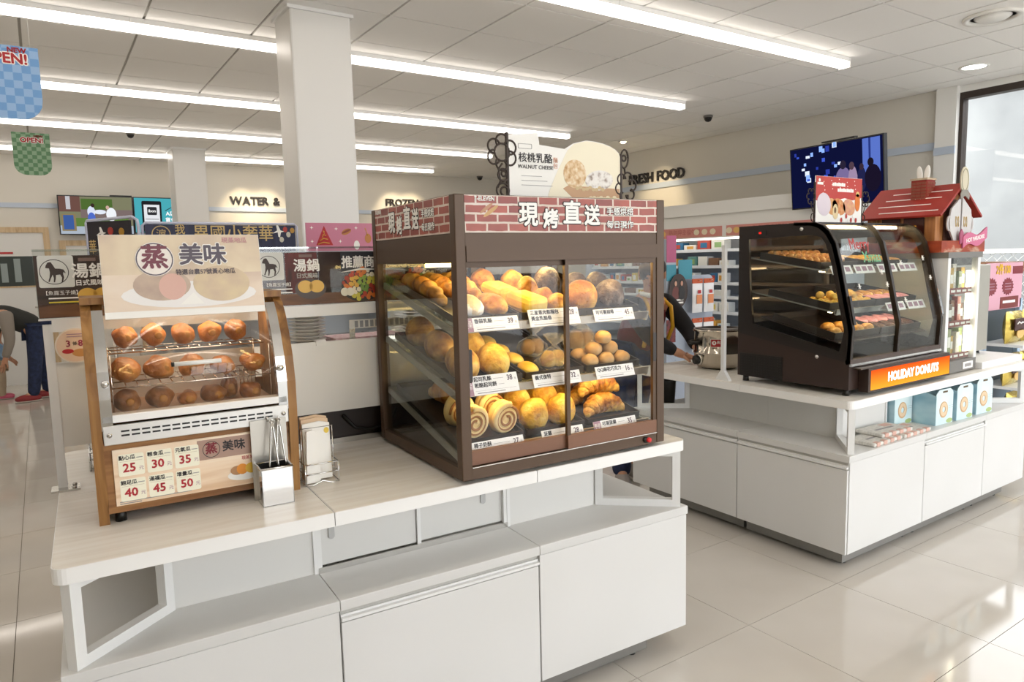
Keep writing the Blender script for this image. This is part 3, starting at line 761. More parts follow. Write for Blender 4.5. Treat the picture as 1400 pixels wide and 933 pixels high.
# sign over the warmer
e = thing('potato_sign', 'sheen-paled tilted sign board above the warmer with big steamed-potato lettering', 'sign', IW(.155, .304, 1.318) @ RX(math.radians(-9)) @ RY(math.radians(0)))
SW, SH = .40, .222
SG = wood('sign_print_sheen', ['#d2bcaa', '#e5d3bf', '#ecdfd0'], axis='X', sx=1.2, sy=6)  # print colours washed paler, painting in the bright sheen on the board
bx('board', (0, -.004, 0, SW, .004, SH), PAPER, e); bx('print', (.001, -.0046, .018, SW-.001, -.004, SH-.001), SG, e)
bx('upper_print', (.001, -.0048, .115, SW-.001, -.0046, SH-.001), nz('sign_upper_sheen', ['#c4b0a2', '#dccab0', '#e9dcc0'], 6, .5), e)
disc(.21, .058, .17, .036, -.0048, -.0052, pm('print_plate', '#ece9e6', .5), e, 'plate_print')
disc(.14, .085, .07, .042, -.0052, -.0056, nz('print_potato_l', ['#b8a294', '#cdb9a4'], 20, .6), e, n=28); disc(.165, .08, .034, .036, -.0056, -.0058, pm('print_pink', '#d9b0a2', .5), e); disc(.29, .085, .074, .05, -.0056, -.006, nz('print_potato_r', ['#cdb7a0', '#dccaa6'], 20, .6), e, n=28)
obj('napkin_print', MB().prism([(.18, .03), (.215, .062), (.24, .03)], -.006, -.0064, 'y'), PAPER, e)
GREYINK = pm('ink_slate', '#5d5560', .5); MAR2 = pm('ink_maroon_soft', '#7a4450', .5)
disc(.127, .155, .047, .046, -.0064, -.0067, pm('halo', '#efe8e0', .5), e, 'halo', n=36)
obj('circle_mark', MB().ring(ell_pts(.127, .155, .045, .044, 36), ell_pts(.127, .155, .042, .041, 36), -.0067, -.0072, 'y'), GREYINK, e)
text('蒸', .068, MAR2, T(.127, -.0072, .157) @ FRONT, e, bold=.002)
for s, x in (('美', .217), ('味', .278)): text(s, .062, INKW, T(x, -.0062, .163) @ FRONT, e, bold=.0042); text(s, .062, GREYINK, T(x, -.0070, .163) @ FRONT, e, bold=.0018)
text('特選台農57號黃心地瓜', .0165, GREYINK, T(.252, -.0066, .118) @ FRONT, e, bold=.0002, sx=.93)
text('現蒸地瓜', .017, pm('ink_pink', '#c98a98', .5), T(.333, -.0055, .205) @ FRONT, e, sx=1)
for x in (.07, .33): bx('bracket', (x, .004, .055, x+.02, .05, .07), STEEL, e)
# tong holder with tongs
e = thing('tong_holder', 'stainless steel tong holder hanging on the front of the warmer', 'holder', IW(.478, .190, ZT+.0005))
bx('back_plate', (.0, .033, .0, .098, .036, .228), pm('steel_plate', '#b9b4ab', .28, 1), e)
b = MB(); b.box(.008, -.04, 0, .092, -.038, .105); b.box(.008, -.04, 0, .010, .033, .105); b.box(.090, -.04, 0, .092, .033, .105); b.box(.008, -.04, 0, .092, .033, .002)
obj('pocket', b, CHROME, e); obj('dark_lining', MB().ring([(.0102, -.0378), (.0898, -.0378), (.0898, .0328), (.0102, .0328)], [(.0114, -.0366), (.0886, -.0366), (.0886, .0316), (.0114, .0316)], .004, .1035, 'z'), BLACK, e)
obj('rim', MB().tube([(.008, -.04, .105), (.092, -.04, .105), (.094, .034, .105), (.006, .034, .105)], .003, 6, closed=True), CHROME, e)
obj('hook', MB().tube([(.048, .034, .222), (.048, .034, .232), (.048, .042, .232)], .004, 6), STEEL, e)
for k, (x, dx, lab) in enumerate([(.034, .03, 'steel food tongs crossing the middle of the holder'), (.069, .008, 'steel food tongs on the side of the holder next to the paper bags')]):
    t = thing('tongs', lab, 'tongs', e.matrix_world @ T(x, -.012+.018*k, .003), 'tongs in the holder')
    for s in (-1, 1):
        obj('arm', MB().tube([(s*.012, -.01, .0), (s*.012+dx*.5, .0, .10), (dx*.6+s*.003, .012, .205), (dx*.6, .014, .222)], .0028, 6), STEEL, t)
    obj('spring_bend', MB().tube([(dx*.6-.004, .014, .220), (dx*.6, .014, .232), (dx*.6+.004, .014, .220)], .003, 6), STEEL, t)
# wire holder with paper bags
e = thing('bag_holder', 'chrome wire holder for paper bags beside the warmer', 'holder', IW(.632, .262, ZT))
b = MB()
for z in (.035, .065): b.tube([(0, 0, z), (.10, 0, z), (.10, .085, z), (0, .085, z)], .0022, 6, closed=True)
b.tube([(0, .0, .004), (.02, -.004, .002), (.05, 0, .012), (.08, -.004, .002), (.10, 0, .004), (.10, .085, .004), (0, .085, .004)], .0022, 6, closed=True)
for x, y in ((0, 0), (.10, 0), (.10, .085), (0, .085)): b.tube([(x, y, .002), (x, y, .065)], .0022, 6)
b.tube([(0, .03, .035), (0, .03, .17), (.095, .03, .17), (.095, .03, .035)], .0022, 6)
obj('wire_frame', b, CHROME, e)
for k, (y, h, t, mt, lab) in enumerate([(.010, .168, -.03, 'paper_white', 'front white paper bag leaning in the wire holder'), (.040, .185, 0, 'paper_white', 'white paper bag with yellow corner in the wire holder'), (.055, .195, 0, 'bag_kraft', 'kraft paper bag standing behind the white bags'), (.068, .2, 0, 'bag_kraft', 'kraft paper bag at the back of the wire holder')]):
    m = pm('bag_kraft', '#dcc0a0', .7); m = MATS[mt]
    o = obj('paper_bag', MB().prism([(.008+(.0 if k else -.002), .006), (.092 if k else .048, .006), (.090 if k else .042, h-.008), (.06 if k else .03, h), (.008 if k else .012, h-.004)], y, y+.008, 'y'), m, M=e.matrix_world @ RX(t*0))
    tag(o, lab, 'paper bag', 'paper bags in the wire holder')
    if k == 1: disc(.08, h-.03, .008, .009, y-.0006, y, pm('bag_yellow', '#e0c04a', .6), o, 'yellow_mark')
# ================================================================ BAKERY CASE
BW, BD = .795, .665
BM = IW(1.02, -.002, ZT)
e = BC = thing('bakery_case', 'brown framed glass bakery case with three sloping shelves and brick-print header', 'display case', BM)
P = .034; Z0 = .012; ZH = .735; ZTOP = .847
for nme, x, y in (('corner_post', 0, 0), ('corner_post', BW-P, 0), ('corner_post', 0, BD-P), ('corner_post', BW-P, BD-P)):
    bx(nme, (x, y, Z0, x+P, y+P, ZTOP), BROWN, e, b=.003)
for x, y in ((.05, .05), (BW-.05, .05), (.05, BD-.05), (BW-.05, BD-.05)): obj('foot', MB().lathe([(.018, 0), (.018, .013)], 14, (x, y, 0)), BLACK, e)
bx('base_rail', (P, .003, Z0, BW-P, P, .047), BROWN, e); bx('base_rail', (P, BD-P, Z0, BW-P, BD, .047), BROWN, e)
bx('base_rail', (.002, P, Z0, P, BD-P, .047), BROWN, e); bx('base_rail', (BW-P, P, Z0, BW-.002, BD-P, .047), BROWN, e)
bx('base_pan', (P, P, Z0+.003, BW-P, BD-P, .03), pm('base_pan', '#4a3a2d', .5), e)
for (a, c) in (((P, .003), (BW-P, P)), ((P, BD-P), (BW-P, BD)), ((.002, P), (P, BD-P)), ((BW-P, P), (BW-.002, BD-P))):
    bx('head_rail', (a[0], a[1], .655, c[0], c[1], ZH), BROWN, e)
bx('head_step', (P, -.002, .655, BW-P, .004, .700), BROWN, e); bx('top_panel', (P, P, .70, BW-P, BD-P, .712), BROWN, e)
bx('top_cover', (P, P, ZTOP-.02, BW-P, BD-P, ZTOP-.012), BROWN, e)
# brick header prints
BF = brickprint('brick_print_front', 0); BS = brickprint('brick_print_side', 1)
hf = bx('header_sign', (P, .002, ZH+.003, BW-P*.4, .006, ZTOP-.002), BF, e)
hs = bx('header_sign', (.002, P, ZH+.003, .006, BD-P*.4, ZTOP-.002), BS, e)
bx('header_back', (P, .006, ZH, BW-P, .012, ZTOP), BROWN, e); bx('header_back', (.006, P, ZH, .012, BD-P, ZTOP), BROWN, e)
bx('header_back', (BW-.01, P, ZH, BW-.002, BD-P, ZTOP), BROWN, e); bx('header_back', (P, BD-.01, ZH, BW-P, BD-.002, ZTOP), BROWN, e)
GLOW = pm('letter_white', '#f6f5f0', .5); OUT = pm('letter_outline', '#2a2320', .6)
def header_text(par, F, W):
    k = W/.76
    for i, (ch, x, dz, s) in enumerate([('現', .218, 0, .074), ('烤', .300, -.012, .060), ('直', .382, .006, .076), ('送', .462, 0, .066)]):
        text(ch, s, OUT, F(x*k, .788+dz, .0006), par, bold=.0052, sx=.95*k, name='lettering'); text(ch, s, GLOW, F(x*k, .788+dz, .0016), par, bold=.0022, sx=.95*k, name='lettering')
    for r, s in enumerate(('手感烘焙', '每日現作')):
        text(s, .026, OUT, F(.578*k, .804-r*.042, .0006), par, bold=.0016, sx=1.1*k); text(s, .026, GLOW, F(.578*k, .804-r*.042, .0014), par, bold=.0004, sx=1.1*k)
    text('7-ELEVEN', .018, GLOW, F(.066*k, .835, .0014), par, bold=.0006, sx=.9*k)
header_text(hf, lambda x, z, d: T(x+P, .002-d, z) @ FRONT, BW-P*1.4)
header_text(hs, lambda x, z, d: T(.002-d, BD-.014-x, z) @ LEFT, BD-P*1.4)
for k, (x, z, rx, rz, c) in enumerate([(.12, .80, .030, .006, '#c9a06a'), (.105, .808, .026, .005, '#b98a6a')]): disc(x, z, rx, rz, .0016, .002, pm('hdr_print_%d' % k, c, .5), hf, 'faint_bread_print', a=.6)
# glazing
bx('side_glass', (.012, P, .047, .016, BD-P, .655), GLASS_R, e); bx('side_glass', (BW-.016, P, .047, BW-.012, BD-P, .655), GLASS_R, e)
bx('back_glass', (P, BD-.020, .047, BW-P, BD-.016, .655), GLASS, e)
bx('back_stile', (BW/2-.012, BD-.03, .047, BW/2+.012, BD-.005, .655), BROWN, e)
def sliding(x0, x1, y, lab, hx):
    d = bx('door_glass', (x0, y, .06, x1, y+.004, .65), GLASS, e, label=lab)
    bx('lower_rail', (x0, y-.006, .050, x1, y+.008, .094), BROWN2, d); bx('upper_rail', (x0, y-.004, .638, x1, y+.008, .655), BROWN, d)
    bx('stile', (x0, y-.004, .094, x0+.008, y+.008, .638), BROWN, d); bx('stile', (x1-.014, y-.004, .094, x1, y+.008, .638), BROWN, d)
    obj('pull', MB().prism(rrect(hx-.007, .30, hx+.007, .40, .006), y-.007, y-.003, 'y'), DARK, d)
sliding(P, .405, .022, 'left sliding glass door', P+.010); sliding(.383, BW-P, .008, 'right sliding glass door', BW-P-.009)
obj('door_stile_front', MB().box(.380, .002, .094, .394, .014, .638), BROWN, e)
bt = obj('button_collar', MB().cyl((BW-.085, .004, .030), .011, .008, 16, 'y', M=T(0, -.008, 0)), BLACK, e)
obj('red_button', MB().cyl((BW-.078, -.012, .030), .0085, .009, 16, 'y'), pm('button_red', '#d8262a', .35), bt)
bx('chrome_track', (P, .0, .047, BW-P, .004, .0495), STEEL, e)
# shelves
TILT = math.atan(.145/.62)
ZF = [.082, .268, .462]
LEDW = em('case_led', '#ffd98c', 19.0)
def SH(k, x, d, z=0): return BM @ T(x, .062, ZF[k]) @ RX(TILT) @ T(0, d, z)
BMI = BM.inverted()
for k in range(3):
    s = obj('glass_shelf', MB().box(.022, 0, -.006, BW-.022, .565, 0), glass('shelf_glass', '#eef2ee', 1, .04), e, M=BMI @ SH(k, 0, 0))
    bx('front_lip', (.022, -.006, -.018, BW-.022, 0, .008), pm('lip_steel', '#bdb6a9', .3, .8), s)
    for x in (.018, BW-.026): bx('side_arm', (x, 0, -.026, x+.008, .57, -.004), pm('arm_grey', '#a3a096', .4, .6), s)
for k, zz in ((0, .236), (1, .43)):
    pass
bx('light_strip', (.06, .05, .640, BW-.06, .075, .652), LEDW, e); bx('light_strip', (.06, .32, .640, BW-.06, .345, .652), LEDW, e)
for k in (1, 2):
    s = obj('light_strip', MB().box(.06, .03, -.024, BW-.06, .046, -.016), LEDW, e, M=BMI @ SH(k, 0, 0))
    bx('light_bar', (.05, .026, -.016, BW-.05, .05, -.006), STEEL, s)
# trays
TR = pm('tray_brown', '#2f241d', .35)
def tray_mesh(W, D, h=.022):
    b = MB(); b.box(0, 0, 0, W, D, .004)
    b.box(0, 0, .004, W, .004, h); b.box(0, D-.004, .004, W, D, h); b.box(0, .004, .004, .004, D-.004, h); b.box(W-.004, .004, .004, W, D-.004, h)
    return b.mesh('tray')
tmm = tray_mesh(.232, .50)
top_trays = [(.036, tray_mesh(.226, .50)), (.268, tray_mesh(.208, .50)), (.482, tray_mesh(.276, .50))]
TX = [.036, .281, .526]
names = {0: 'bottom', 1: 'middle', 2: 'top'}; side = ['side by the potato warmer', 'centre', 'side by the aisle']
for k in range(3):
    for i in range(3):
        tag(obj('bread_tray', tmm if k < 2 else top_trays[i][1], TR, M=SH(k, TX[i] if k < 2 else top_trays[i][0], .03, .0005)), 'dark brown bread tray on the %s shelf, %s' % (names[k], side[i]), 'tray', 'bread trays in the bakery case')
        
# price tags
TAGM = pm('tag_white', '#f4f3f0', .5)
def price_tag(k, x, W, H, lines, price, new, label):
    t = thing('price_tag', label, 'price tag', SH(k, x, -.0205, -.010) @ RX(-TILT-math.radians(20)), 'price tags in the bakery case')
    bx('card', (0, -.0015, 0, W, 0, H), TAGM, t)
    x0 = .008
    if new:
        bx('badge', (0, -.002, 0, .03, -.0015, H), INKM, t); text('新品\n上市', .0125, INKW, T(.015, -.0022, H*.5) @ FRONT, t); x0 = .036
    for r, s in enumerate(lines):
        text(s, .0155, INK, T(x0, -.0018, H-.012-r*.019) @ FRONT, t, bold=.0003, align='LEFT')
        bx('fine_print', (x0+.0155*len(s)+.006, -.0017, H-.014-r*.019, W-.05, -.0014, H-.013-r*.019), INKG, t)
    if price: text(price, .024, pm('ink_plum', '#5a4650', .5), T(W-.028, -.0018, H-.016) @ FRONT, t, bold=.0004, sx=.85)
    text('元', .008, INKG, T(W-.009, -.0018, H-.02) @ FRONT, t)
    bx('rule', (x0, -.0017, .0125, W-.01, -.0014, .0131), INKG, t); bx('fine_print', (x0+.006, -.0017, .005, W-.05, -.0014, .0075), INKG, t)
price_tag(2, .045, .19, .042, ['香蒜乳酪'], '39', True, 'price tag marked 39 with a mauve new badge')
price_tag(2, .275, .195, .056, ['三星蔥肉鬆麵包', '黃金乳酪條'], '28', False, 'two-line price tag on the top shelf behind the door stile')
price_tag(2, .530, .17, .042, ['可可蔓越莓'], '45', False, 'price tag marked 45 under the dark cocoa buns')
price_tag(1, .040, .19, .060, ['起司乳酪', '乾酪起司餅'], '38', True, 'price tag marked 38 under the oval loaves')
price_tag(1, .285, .185, .042, ['義式復特'], '32', False, 'price tag marked 32 under the bagged bread')
price_tag(1, .535, .165, .042, ['QQ麻花巧克力'], '16', False, 'price tag marked 16 under the small brown buns')
price_tag(0, .060, .185, .042, ['椰子奶酥'], '27', False, 'price tag marked 27 under the swirl bread')
price_tag(0, .315, .165, .042, ['菠蘿'], '28', False, 'price tag marked 28 under the yellow pineapple buns')
price_tag(0, .525, .185, .042, ['可頌菠蘿'], '35', True, 'price tag marked 35 with a mauve badge under the croissants')
# ---------------------------------------------------------------- bread
def bm_(n, cols, sc=14, bump=.6, rough=.5): return nz(n, cols, sc, rough, bump, sc*4, pos=[.36, .5, .62][:len(cols)] if len(cols) == 3 else None)
GOLDB = bm_('crust_gold', ['#8a5522', '#cd9a45', '#ecc878']); YEL = bm_('crust_yellow', ['#c48c35', '#e3b74c', '#efcf76'], 20); DKC = bm_('crust_cocoa', ['#3a2c25', '#5c4a40', '#8d7f74'], 24, .8)
ORG = bm_('crust_orange', ['#8f5520', '#c4883a', '#e2b45c']); ROLLB = bm_('crust_roll', ['#6d3c18', '#b87f34', '#e4ba62'], 12, .6); PALE = bm_('crust_pale', ['#c9a877', '#dfc598', '#ead9b5'], 10); TANB = bm_('crust_tan', ['#a9804f', '#c09a66', '#cfae7c'], 10, .2)
CRO = bm_('crust_croissant', ['#8a5220', '#c48a38', '#e2b65a'], 26, .7)
CREAM = nz('bread_cream', ['#d9b56e', '#e8cd92', '#efdcae'], 16, .55, .3, 60); SWB = pm('bread_swirl_brown', '#a06a38', .6); CHEESE = bm_('bread_cheese', ['#e0ad3c', '#efc750', '#f3d978'], 9, .3)
def bread(name, b, mat, k, x, d, z=.005, rz=0, rx=0, label='', cat='bread', grp=None, s=1):
    o = obj(name, b, mat, M=SH(k, x, d, z) @ RZ(rz) @ RX(rx) @ SCL(s, s, s))
    return tag(o, label, cat, grp)
def roll(L, r, tw, seed):
    b = MB(); n = 26; pts = []; R = []
    for i in range(n):
        t = i/(n-1); q = max(.003, r*(math.sin(PI*min(1, max(0, t*.92+.04)))**.38)*(1+.13*math.sin(t*tw*2*PI+seed)))
        R.append(q); pts.append((.002*math.sin(6*t+seed), (t-.5)*L, q))
    return b.tube(pts, R, 16)
def bun(r, h, seed, amp=.1, fr=14): return MB().blob((0, 0, h*.62), (r, r, h), 22, 13, amp, fr, seed, flat=.62)
def oval(rx, ry, h, seed, amp=.07): return MB().blob((0, 0, h*.7), (rx, ry, h), 24, 14, amp, 12, seed, flat=.7)
# top shelf
for k, (x, d) in enumerate([(.076, .355), (.148, .36), (.221, .365)]):
    bread('long_roll', roll(.32 if k < 2 else .30, .0285, 6, k*2), ROLLB, 2, x, d, rz=0, label='long twisted golden roll on the top shelf against the case side', grp='long rolls')
pb = obj('bagged_loaf', oval(.04, .062, .038, 3), PALE, M=SH(2, .116, .106, .0045)); tag(pb, 'pale loaf wrapped in a white paper bag on the top shelf', 'bread')
obj('paper_bag', MB().blob((0, -.012, .026), (.0455, .050, .032), 18, 10, .10, 25, 5, flat=.8), pm('bag_paper', '#f2ede4', .7), pb)
bread('oval_loaf', oval(.042, .07, .034, 9), ORG, 2, .212, .122, label='orange crusted loaf next to the paper-wrapped loaf', rz=.05)
b = MB(); b.box(-.047, -.062, 0, .047, .062, .058, b=.018)
lf = bread('cheese_block_loaf', b, CHEESE, 2, .333, .105, rz=.18, label='bright yellow rectangular cheese loaf on the top shelf')
bread('cheese_block_loaf', MB().box(-.043, -.065, 0, .043, .065, .05, b=.016), CHEESE, 2, .322, .262, rz=.08, label='second yellow cheese loaf tucked behind the front one')
for k, (x, d, r) in enumerate([(.434, .076, .034), (.434, .155, .034), (.421, .245, .041), (.325, .392, .043), (.424, .352, .043)]):
    bread('round_bun', bun(r, min(.047, r*1.15), k*3.3, .16), GOLDB if k % 2 == 0 else ORG, 2, x, d, label='knobbly golden round bun on the centre tray of the top shelf', grp='knobbly golden buns')
bread('round_loaf', bun(.058, .060, 4.4, .05), ORG, 2, .551, .100, label='large orange round loaf beside the cocoa buns on the top shelf')
for k, (x, d, r) in enumerate([(.673, .098, .053), (.602, .208, .048), (.545, .306, .050), (.704, .215, .045)]):
    bread('cocoa_bun', bun(r, .06, k*5.1, .06), DKC, 2, x, d, label='dark cocoa round bun dusted with flour on the top shelf', grp='cocoa buns')
# middle shelf
for k, (x, d, rz) in enumerate([(.095, .117, .03), (.207, .117, -.03), (.095, .282, .02), (.207, .282, 0), (.095, .445, 0)]):
    bread('oval_loaf', oval(.047, .074, .055, 11+k*2), [GOLDB, YEL][k % 2], 1, x, d, rz=rz, label='big oval golden loaf on the middle shelf behind the 38 tag', grp='big oval loaves')
for k, (x, d) in enumerate([(.323, .084), (.323, .178), (.323, .272), (.323, .366)]):
    bread('madeleine', MB().blob((0, 0, .012), (.031, .044, .018), 16, 9, .05, 20, k, flat=.6), CHEESE, 1, x, d, rz=.05, label='small flat yellow cake on the middle shelf', cat='cake', grp='small flat yellow cakes')
def bagged(k, x, d, rz, seed, lab, mat, r=.048, nb=2):
    o = obj('bread_bag', bag_mesh(seed, r), FILM, M=SH(k, x, d, .005) @ RZ(rz)); tag(o, lab, 'bagged bread')
    for q in range(nb): obj('bun_inside', bun(r*.62, r*.75, seed+q, .08), mat, o, M=T((q-.5*(nb-1))*r*.85, 0, .004))
def bag_mesh(seed, r):
    b = MB(); n = 22; prof = [(.6, 0), (1.1, .02), (1.22, .5), (1.05, 1.0), (.55, 1.5), (.2, 1.85), (.16, 2.0), (.5, 2.35), (.85, 2.75)]
    vs = []; fs = []
    for i, (q, z) in enumerate(prof):
        for j in range(n):
            a = 2*PI*j/n; w = 1+.28*noise.noise(Vector((math.cos(a)*2, math.sin(a)*2, z+seed)))+(.14*(-1)**j if i > 4 else .05*(-1)**j)
            vs.append((r*q*w*math.cos(a)*1.15, r*q*w*math.sin(a)*.85, r*z*.9))
    for i in range(len(prof)-1):
        for j in range(n):
            j2 = (j+1) % n; fs.append((i*n+j, i*n+j2, (i+1)*n+j2, (i+1)*n+j))
    fs.append(tuple(range(n))[::-1]); return b.add(vs, fs, True)
bagged(1, .432, .102, 0, 2, 'clear bag of yellow buns with twisted neck on the middle shelf', YEL, .044)
bagged(1, .648, .240, 0, 5, 'large crinkled clear bag of tan buns by the aisle end', TANB, .056, 2)
bagged(1, .434, .235, 0, 8, 'clear crinkled bag of tan buns behind the bag of yellow buns', TANB, .042, 2)
for k, (x, d) in enumerate([(.567, .069), (.637, .069), (.707, .069), (.567, .134), (.637, .134), (.707, .134), (.602, .101), (.672, .101), (.637, .101)]):
    bread('small_bun', oval(.032, .028, .025, k*1.9), TANB, 1, x, d, .005+(.0295 if k in (6, 7) else .0695 if k == 8 else 0), rz=.1*math.sin(k), label='small smooth tan bun in the middle shelf pile', grp='small tan buns')
# bottom shelf
def swirl(seed):
    b = MB(); pts = []; R = []
    for i in range(64):
        t = i/63; a = t*4.6*PI; r = .006+.030*t; pts.append((r*math.cos(a), 0, .053+r*1.15*math.sin(a))); R.append(.0075+.003*t)
    return b.tube(pts, R, 8)
for k, (x, d, rz, mir) in enumerate([(.096, .063, 0, 1), (.208, .063, 0, -1), (.096, .158, 0, 1), (.208, .158, 0, -1)]):
    o = obj('swirl_bread', MB().blob((0, .014, .050), (.040, .028, .050), 20, 12, .06, 12, k, flat=.97), CREAM, M=SH(0, x, d, .0035) @ RZ(rz) @ SCL(mir*1.15, 1.15, 1.15))
    tag(o, 'cream swirl bread with brown spiral on the bottom shelf', 'bread', 'swirl breads')
    obj('cream_coil', swirl(k), CREAM, o, M=T(0, -.010, 0)); 
    b = MB(); pts = []
    for i in range(50):
        t = i/49; a = t*4.6*PI+1.3; r = .008+.029*t; pts.append((r*math.cos(a), -.016, .053+r*1.15*math.sin(a)))
    obj('brown_filling', b.tube(pts, .0042, 6), SWB, o)
bread('orange_pastry', roll(.18, .036, 4, 1), ORG, 0, .15, .33, rz=.35, label='orange glazed pastry on the bottom shelf behind the swirl breads', cat='pastry')
for k, (x, d, r) in enumerate([(.341, .090, .050), (.453, .092, .050), (.341, .200, .050), (.453, .202, .050), (.341, .31, .050), (.453, .312, .050)]):
    bread('pineapple_bun', bun(r, .060, k*2.7, .08, 16), YEL, 0, x, d, rz=k, label='round crackled yellow pineapple bun on the bottom shelf', grp='pineapple buns')
def croissant():
    b = MB(); n = 40; pts = []; R = []
    for i in range(n):
        t = i/(n-1); a = PI*(.14+.72*t)
        env = math.sin(PI*t)**.7; st = 1+.10*math.cos((t-.5)*7*2*PI); R.append(.006+.030*env*st); pts.append((.085*math.cos(a), .05*math.sin(a)-.04, R[-1]))
    return b.tube(pts, R, 14)
cr = croissant().mesh('croissant')
for k, (x, d, rz, zz) in enumerate([(.638, .092, .04, 0), (.642, .188, .0, 0), (.640, .284, .03, 0), (.642, .380, 0, 0), (.640, .140, .02, .057), (.645, .236, -.02, .057)]):
    tag(obj('croissant', cr, CRO, M=SH(0, x, d, .0035+zz) @ RZ(rz) @ SCL(1.08, 1.0, 1.0)), 'ridged golden croissant on the bottom shelf', 'croissant', 'croissants')

# ================================================================ WALNUT CHEESE SIGN on the case
e = thing('walnut_sign', 'white and cream walnut cheese bread sign with iron scrolls on the bakery case', 'sign', IW(1.240, .06, ZT+ZTOP-.012))
W = .435
outl = [(0, 0), (W, 0), (W, .155)]+[(W-.14*(1-math.cos(q)), .155+.045*math.sin(q)) for q in [PI/2*i/6 for i in range(1, 7)]]+[(W-.19, .188), (W-.225, .168), (.113, .175), (.108, .212), (0, .198)]
obj('board', MB().prism(outl, 0, .006, 'y'), PAPER, e)
cr_ = [(.135, .001), (W-.001, .001), (W-.001, .155)]+[(W-.001-.14*(1-math.cos(q)), .155+.043*math.sin(q)) for q in [PI/2*i/6 for i in range(1, 7)]]+[(W-.19, .186), (W-.215, .165), (.175, .09), (.15, .04)]
obj('cream_print', MB().prism(cr_, -.0006, 0, 'y'), pm('print_cream', '#efe6cc', .5), e)
FF = lambda x, z: T(x, -.0012, z) @ FRONT
text('核桃乳酪', .031, INK, FF(.098, .132), e, sx=1.02, bold=.0002); text('WALNUT CHEESE', .0165, INK, FF(.098, .106), e, sx=1.0); text('麵\n包', .018, pm('ink_salmon', '#d9a78f', .5), FF(.172, .121), e)
obj('ribbon_outline', MB().ring(rrect(.035, .160, .085, .175, .003), rrect(.0362, .1612, .0838, .1738, .003), -.001, 0, 'y'), INKG, e)
for k in range(3): bx('caption_bar', (.045, -.001, .078-k*.014, .12+.02*k, 0, .0795-k*.014), INKG, e)
for k in range(2): bx('small_print', (.01, -.001, .008+k*.006, .06+.1*(1-k), 0, .0095+k*.006), INKG, e)
obj('board_print', MB().prism([(.20, .045), (.235, .018), (W-.004, .02), (W-.004, .05), (.22, .055)], -.001, -.0006, 'y'), pm('print_board_wood', '#c49b74', .5), e)
disc(.247, .092, .045, .045, -.0010, -.0014, nz('print_loaf', ['#b98a55', '#dcbd92', '#efe2c8'], 60, .5), e, 'loaf_print', n=28); disc(.345, .075, .057, .032, -.0014, -.0018, nz('print_loaf2', ['#8d7a6c', '#e6e0d8', '#f1eee8'], 50, .5), e, 'loaf_print', n=28, a=.1)
for k in range(9): disc(.255+k*.013, .047+.004*math.sin(k*2), .008, .006, -.0018, -.0022, pm('print_nut', '#cdb487', .5), e, 'nut_print', n=8)
for k in range(8): disc(.31+k*.014, .018+.004*math.sin(k*3), .009, .006, -.0018, -.0022, pm('print_oat', '#e2d3ae', .5), e, 'nut_print', n=8)
IRON = pm('iron_brown', '#3a2e27', .5, .3)
def scroll(par, x, s, name='iron_scroll'):
    b = MB(); r = .0032
    def ring(cx, cz, R, a0=0, a1=2*PI, n=18): b.tube([(cx+R*math.cos(a0+(a1-a0)*i/n), 0, cz+R*math.sin(a0+(a1-a0)*i/n)) for i in range(n+1)], r, 6)
    if s < 0:   # flower over curls
        C = (x-.022, .145); 
        for k in range(6): a = k*PI/3+.5; ring(C[0]+.032*math.cos(a), C[1]+.032*math.sin(a), .021, a-2.2, a+2.2, 14)
        ring(C[0], C[1], .026, 0, 2*PI, 14)
        ring(x-.02, .078, .018); ring(x-.018, .082, .008); ring(x-.022, .032, .022); ring(x-.017, .03, .013, 0, 4.5)
        b.tube([(x-.022, 0, .112), (x-.036, 0, .095), (x-.03, 0, .06), (x-.04, 0, .04)], r, 6)
    else:       # bud over flower
        b.tube([(x+.018+.016*math.cos(a), 0, .150+.030*math.sin(a)+.2*.016*math.cos(a)) for a in [2*PI*i/18 for i in range(19)]], r, 6)
        ring(x+.016, .152, .009)
        C = (x+.024, .058)
        for k in range(6): a = k*PI/3+.2; ring(C[0]+.027*math.cos(a), C[1]+.032*math.sin(a), .018, a-2.2, a+2.2, 14)
        b.tube([(x+.018, 0, .12), (x+.022, 0, .10)], r, 6)
    obj(name, b, IRON, par)
for s, x in ((-1, 0), (1, W)):
    bx('iron_post', (x-.006 if s < 0 else x, -.003, -.004, x if s < 0 else x+.006, .009, .205 if s < 0 else .165), IRON, e)
    scroll(e, x, s)
# ================================================================ DOUGHNUT CASE (curved glass)
DM = T(3.02, 1.775, ZT)
e = thing('doughnut_case', 'dark brown pastry case with curved glass front and orange light box', 'display case', DM)
DW, DD = .825, .615
CASEB = pm('case_black', '#221a15', .3); CASEBR = pm('case_brown', '#33231c', .38)
outer = [(0, .155), (-.008, .31), (.03, .48), (.057, .60), (.085, .70), (.118, .755), (.15, .783), (.19, .798), (.30, .802), (DD, .802), (DD, .5), (DD, .255)]
innr = [(.05, .205), (.030, .30), (.072, .48), (.098, .60), (.118, .66), (.135, .705), (.155, .73), (.20, .742), (.30, .742), (.555, .735), (.545, .5), (.525, .305)]
for x in (0, DW-.014): obj('side_frame', MB().ring(outer, innr, x, x+.014, 'x'), CASEB, e)
for x in (.005, DW-.009): obj('side_glass', MB().prism(innr, x, x+.003, 'x'), GLASS_R, e)
bp = [(-.0, .03), (DD, .03), (DD, .255), (0, .155)]
b = bx('base', (0, 0, .03, DW, DD, .15), CASEBR, e); 
for x in (0, DW-.014): obj('base_side', MB().prism([(0, .15), (DD, .15), (DD, .255), (0, .155)], x, x+.014, 'x'), CASEBR, e)
gr = bx('grille', (-.003, .345, .032, 0, .60, .15), pm('grille_dark', '#1a130f', .5), e)
hm = MB().box(-.0045, 0, 0, -.003, .009, .008).mesh('grille_hole')
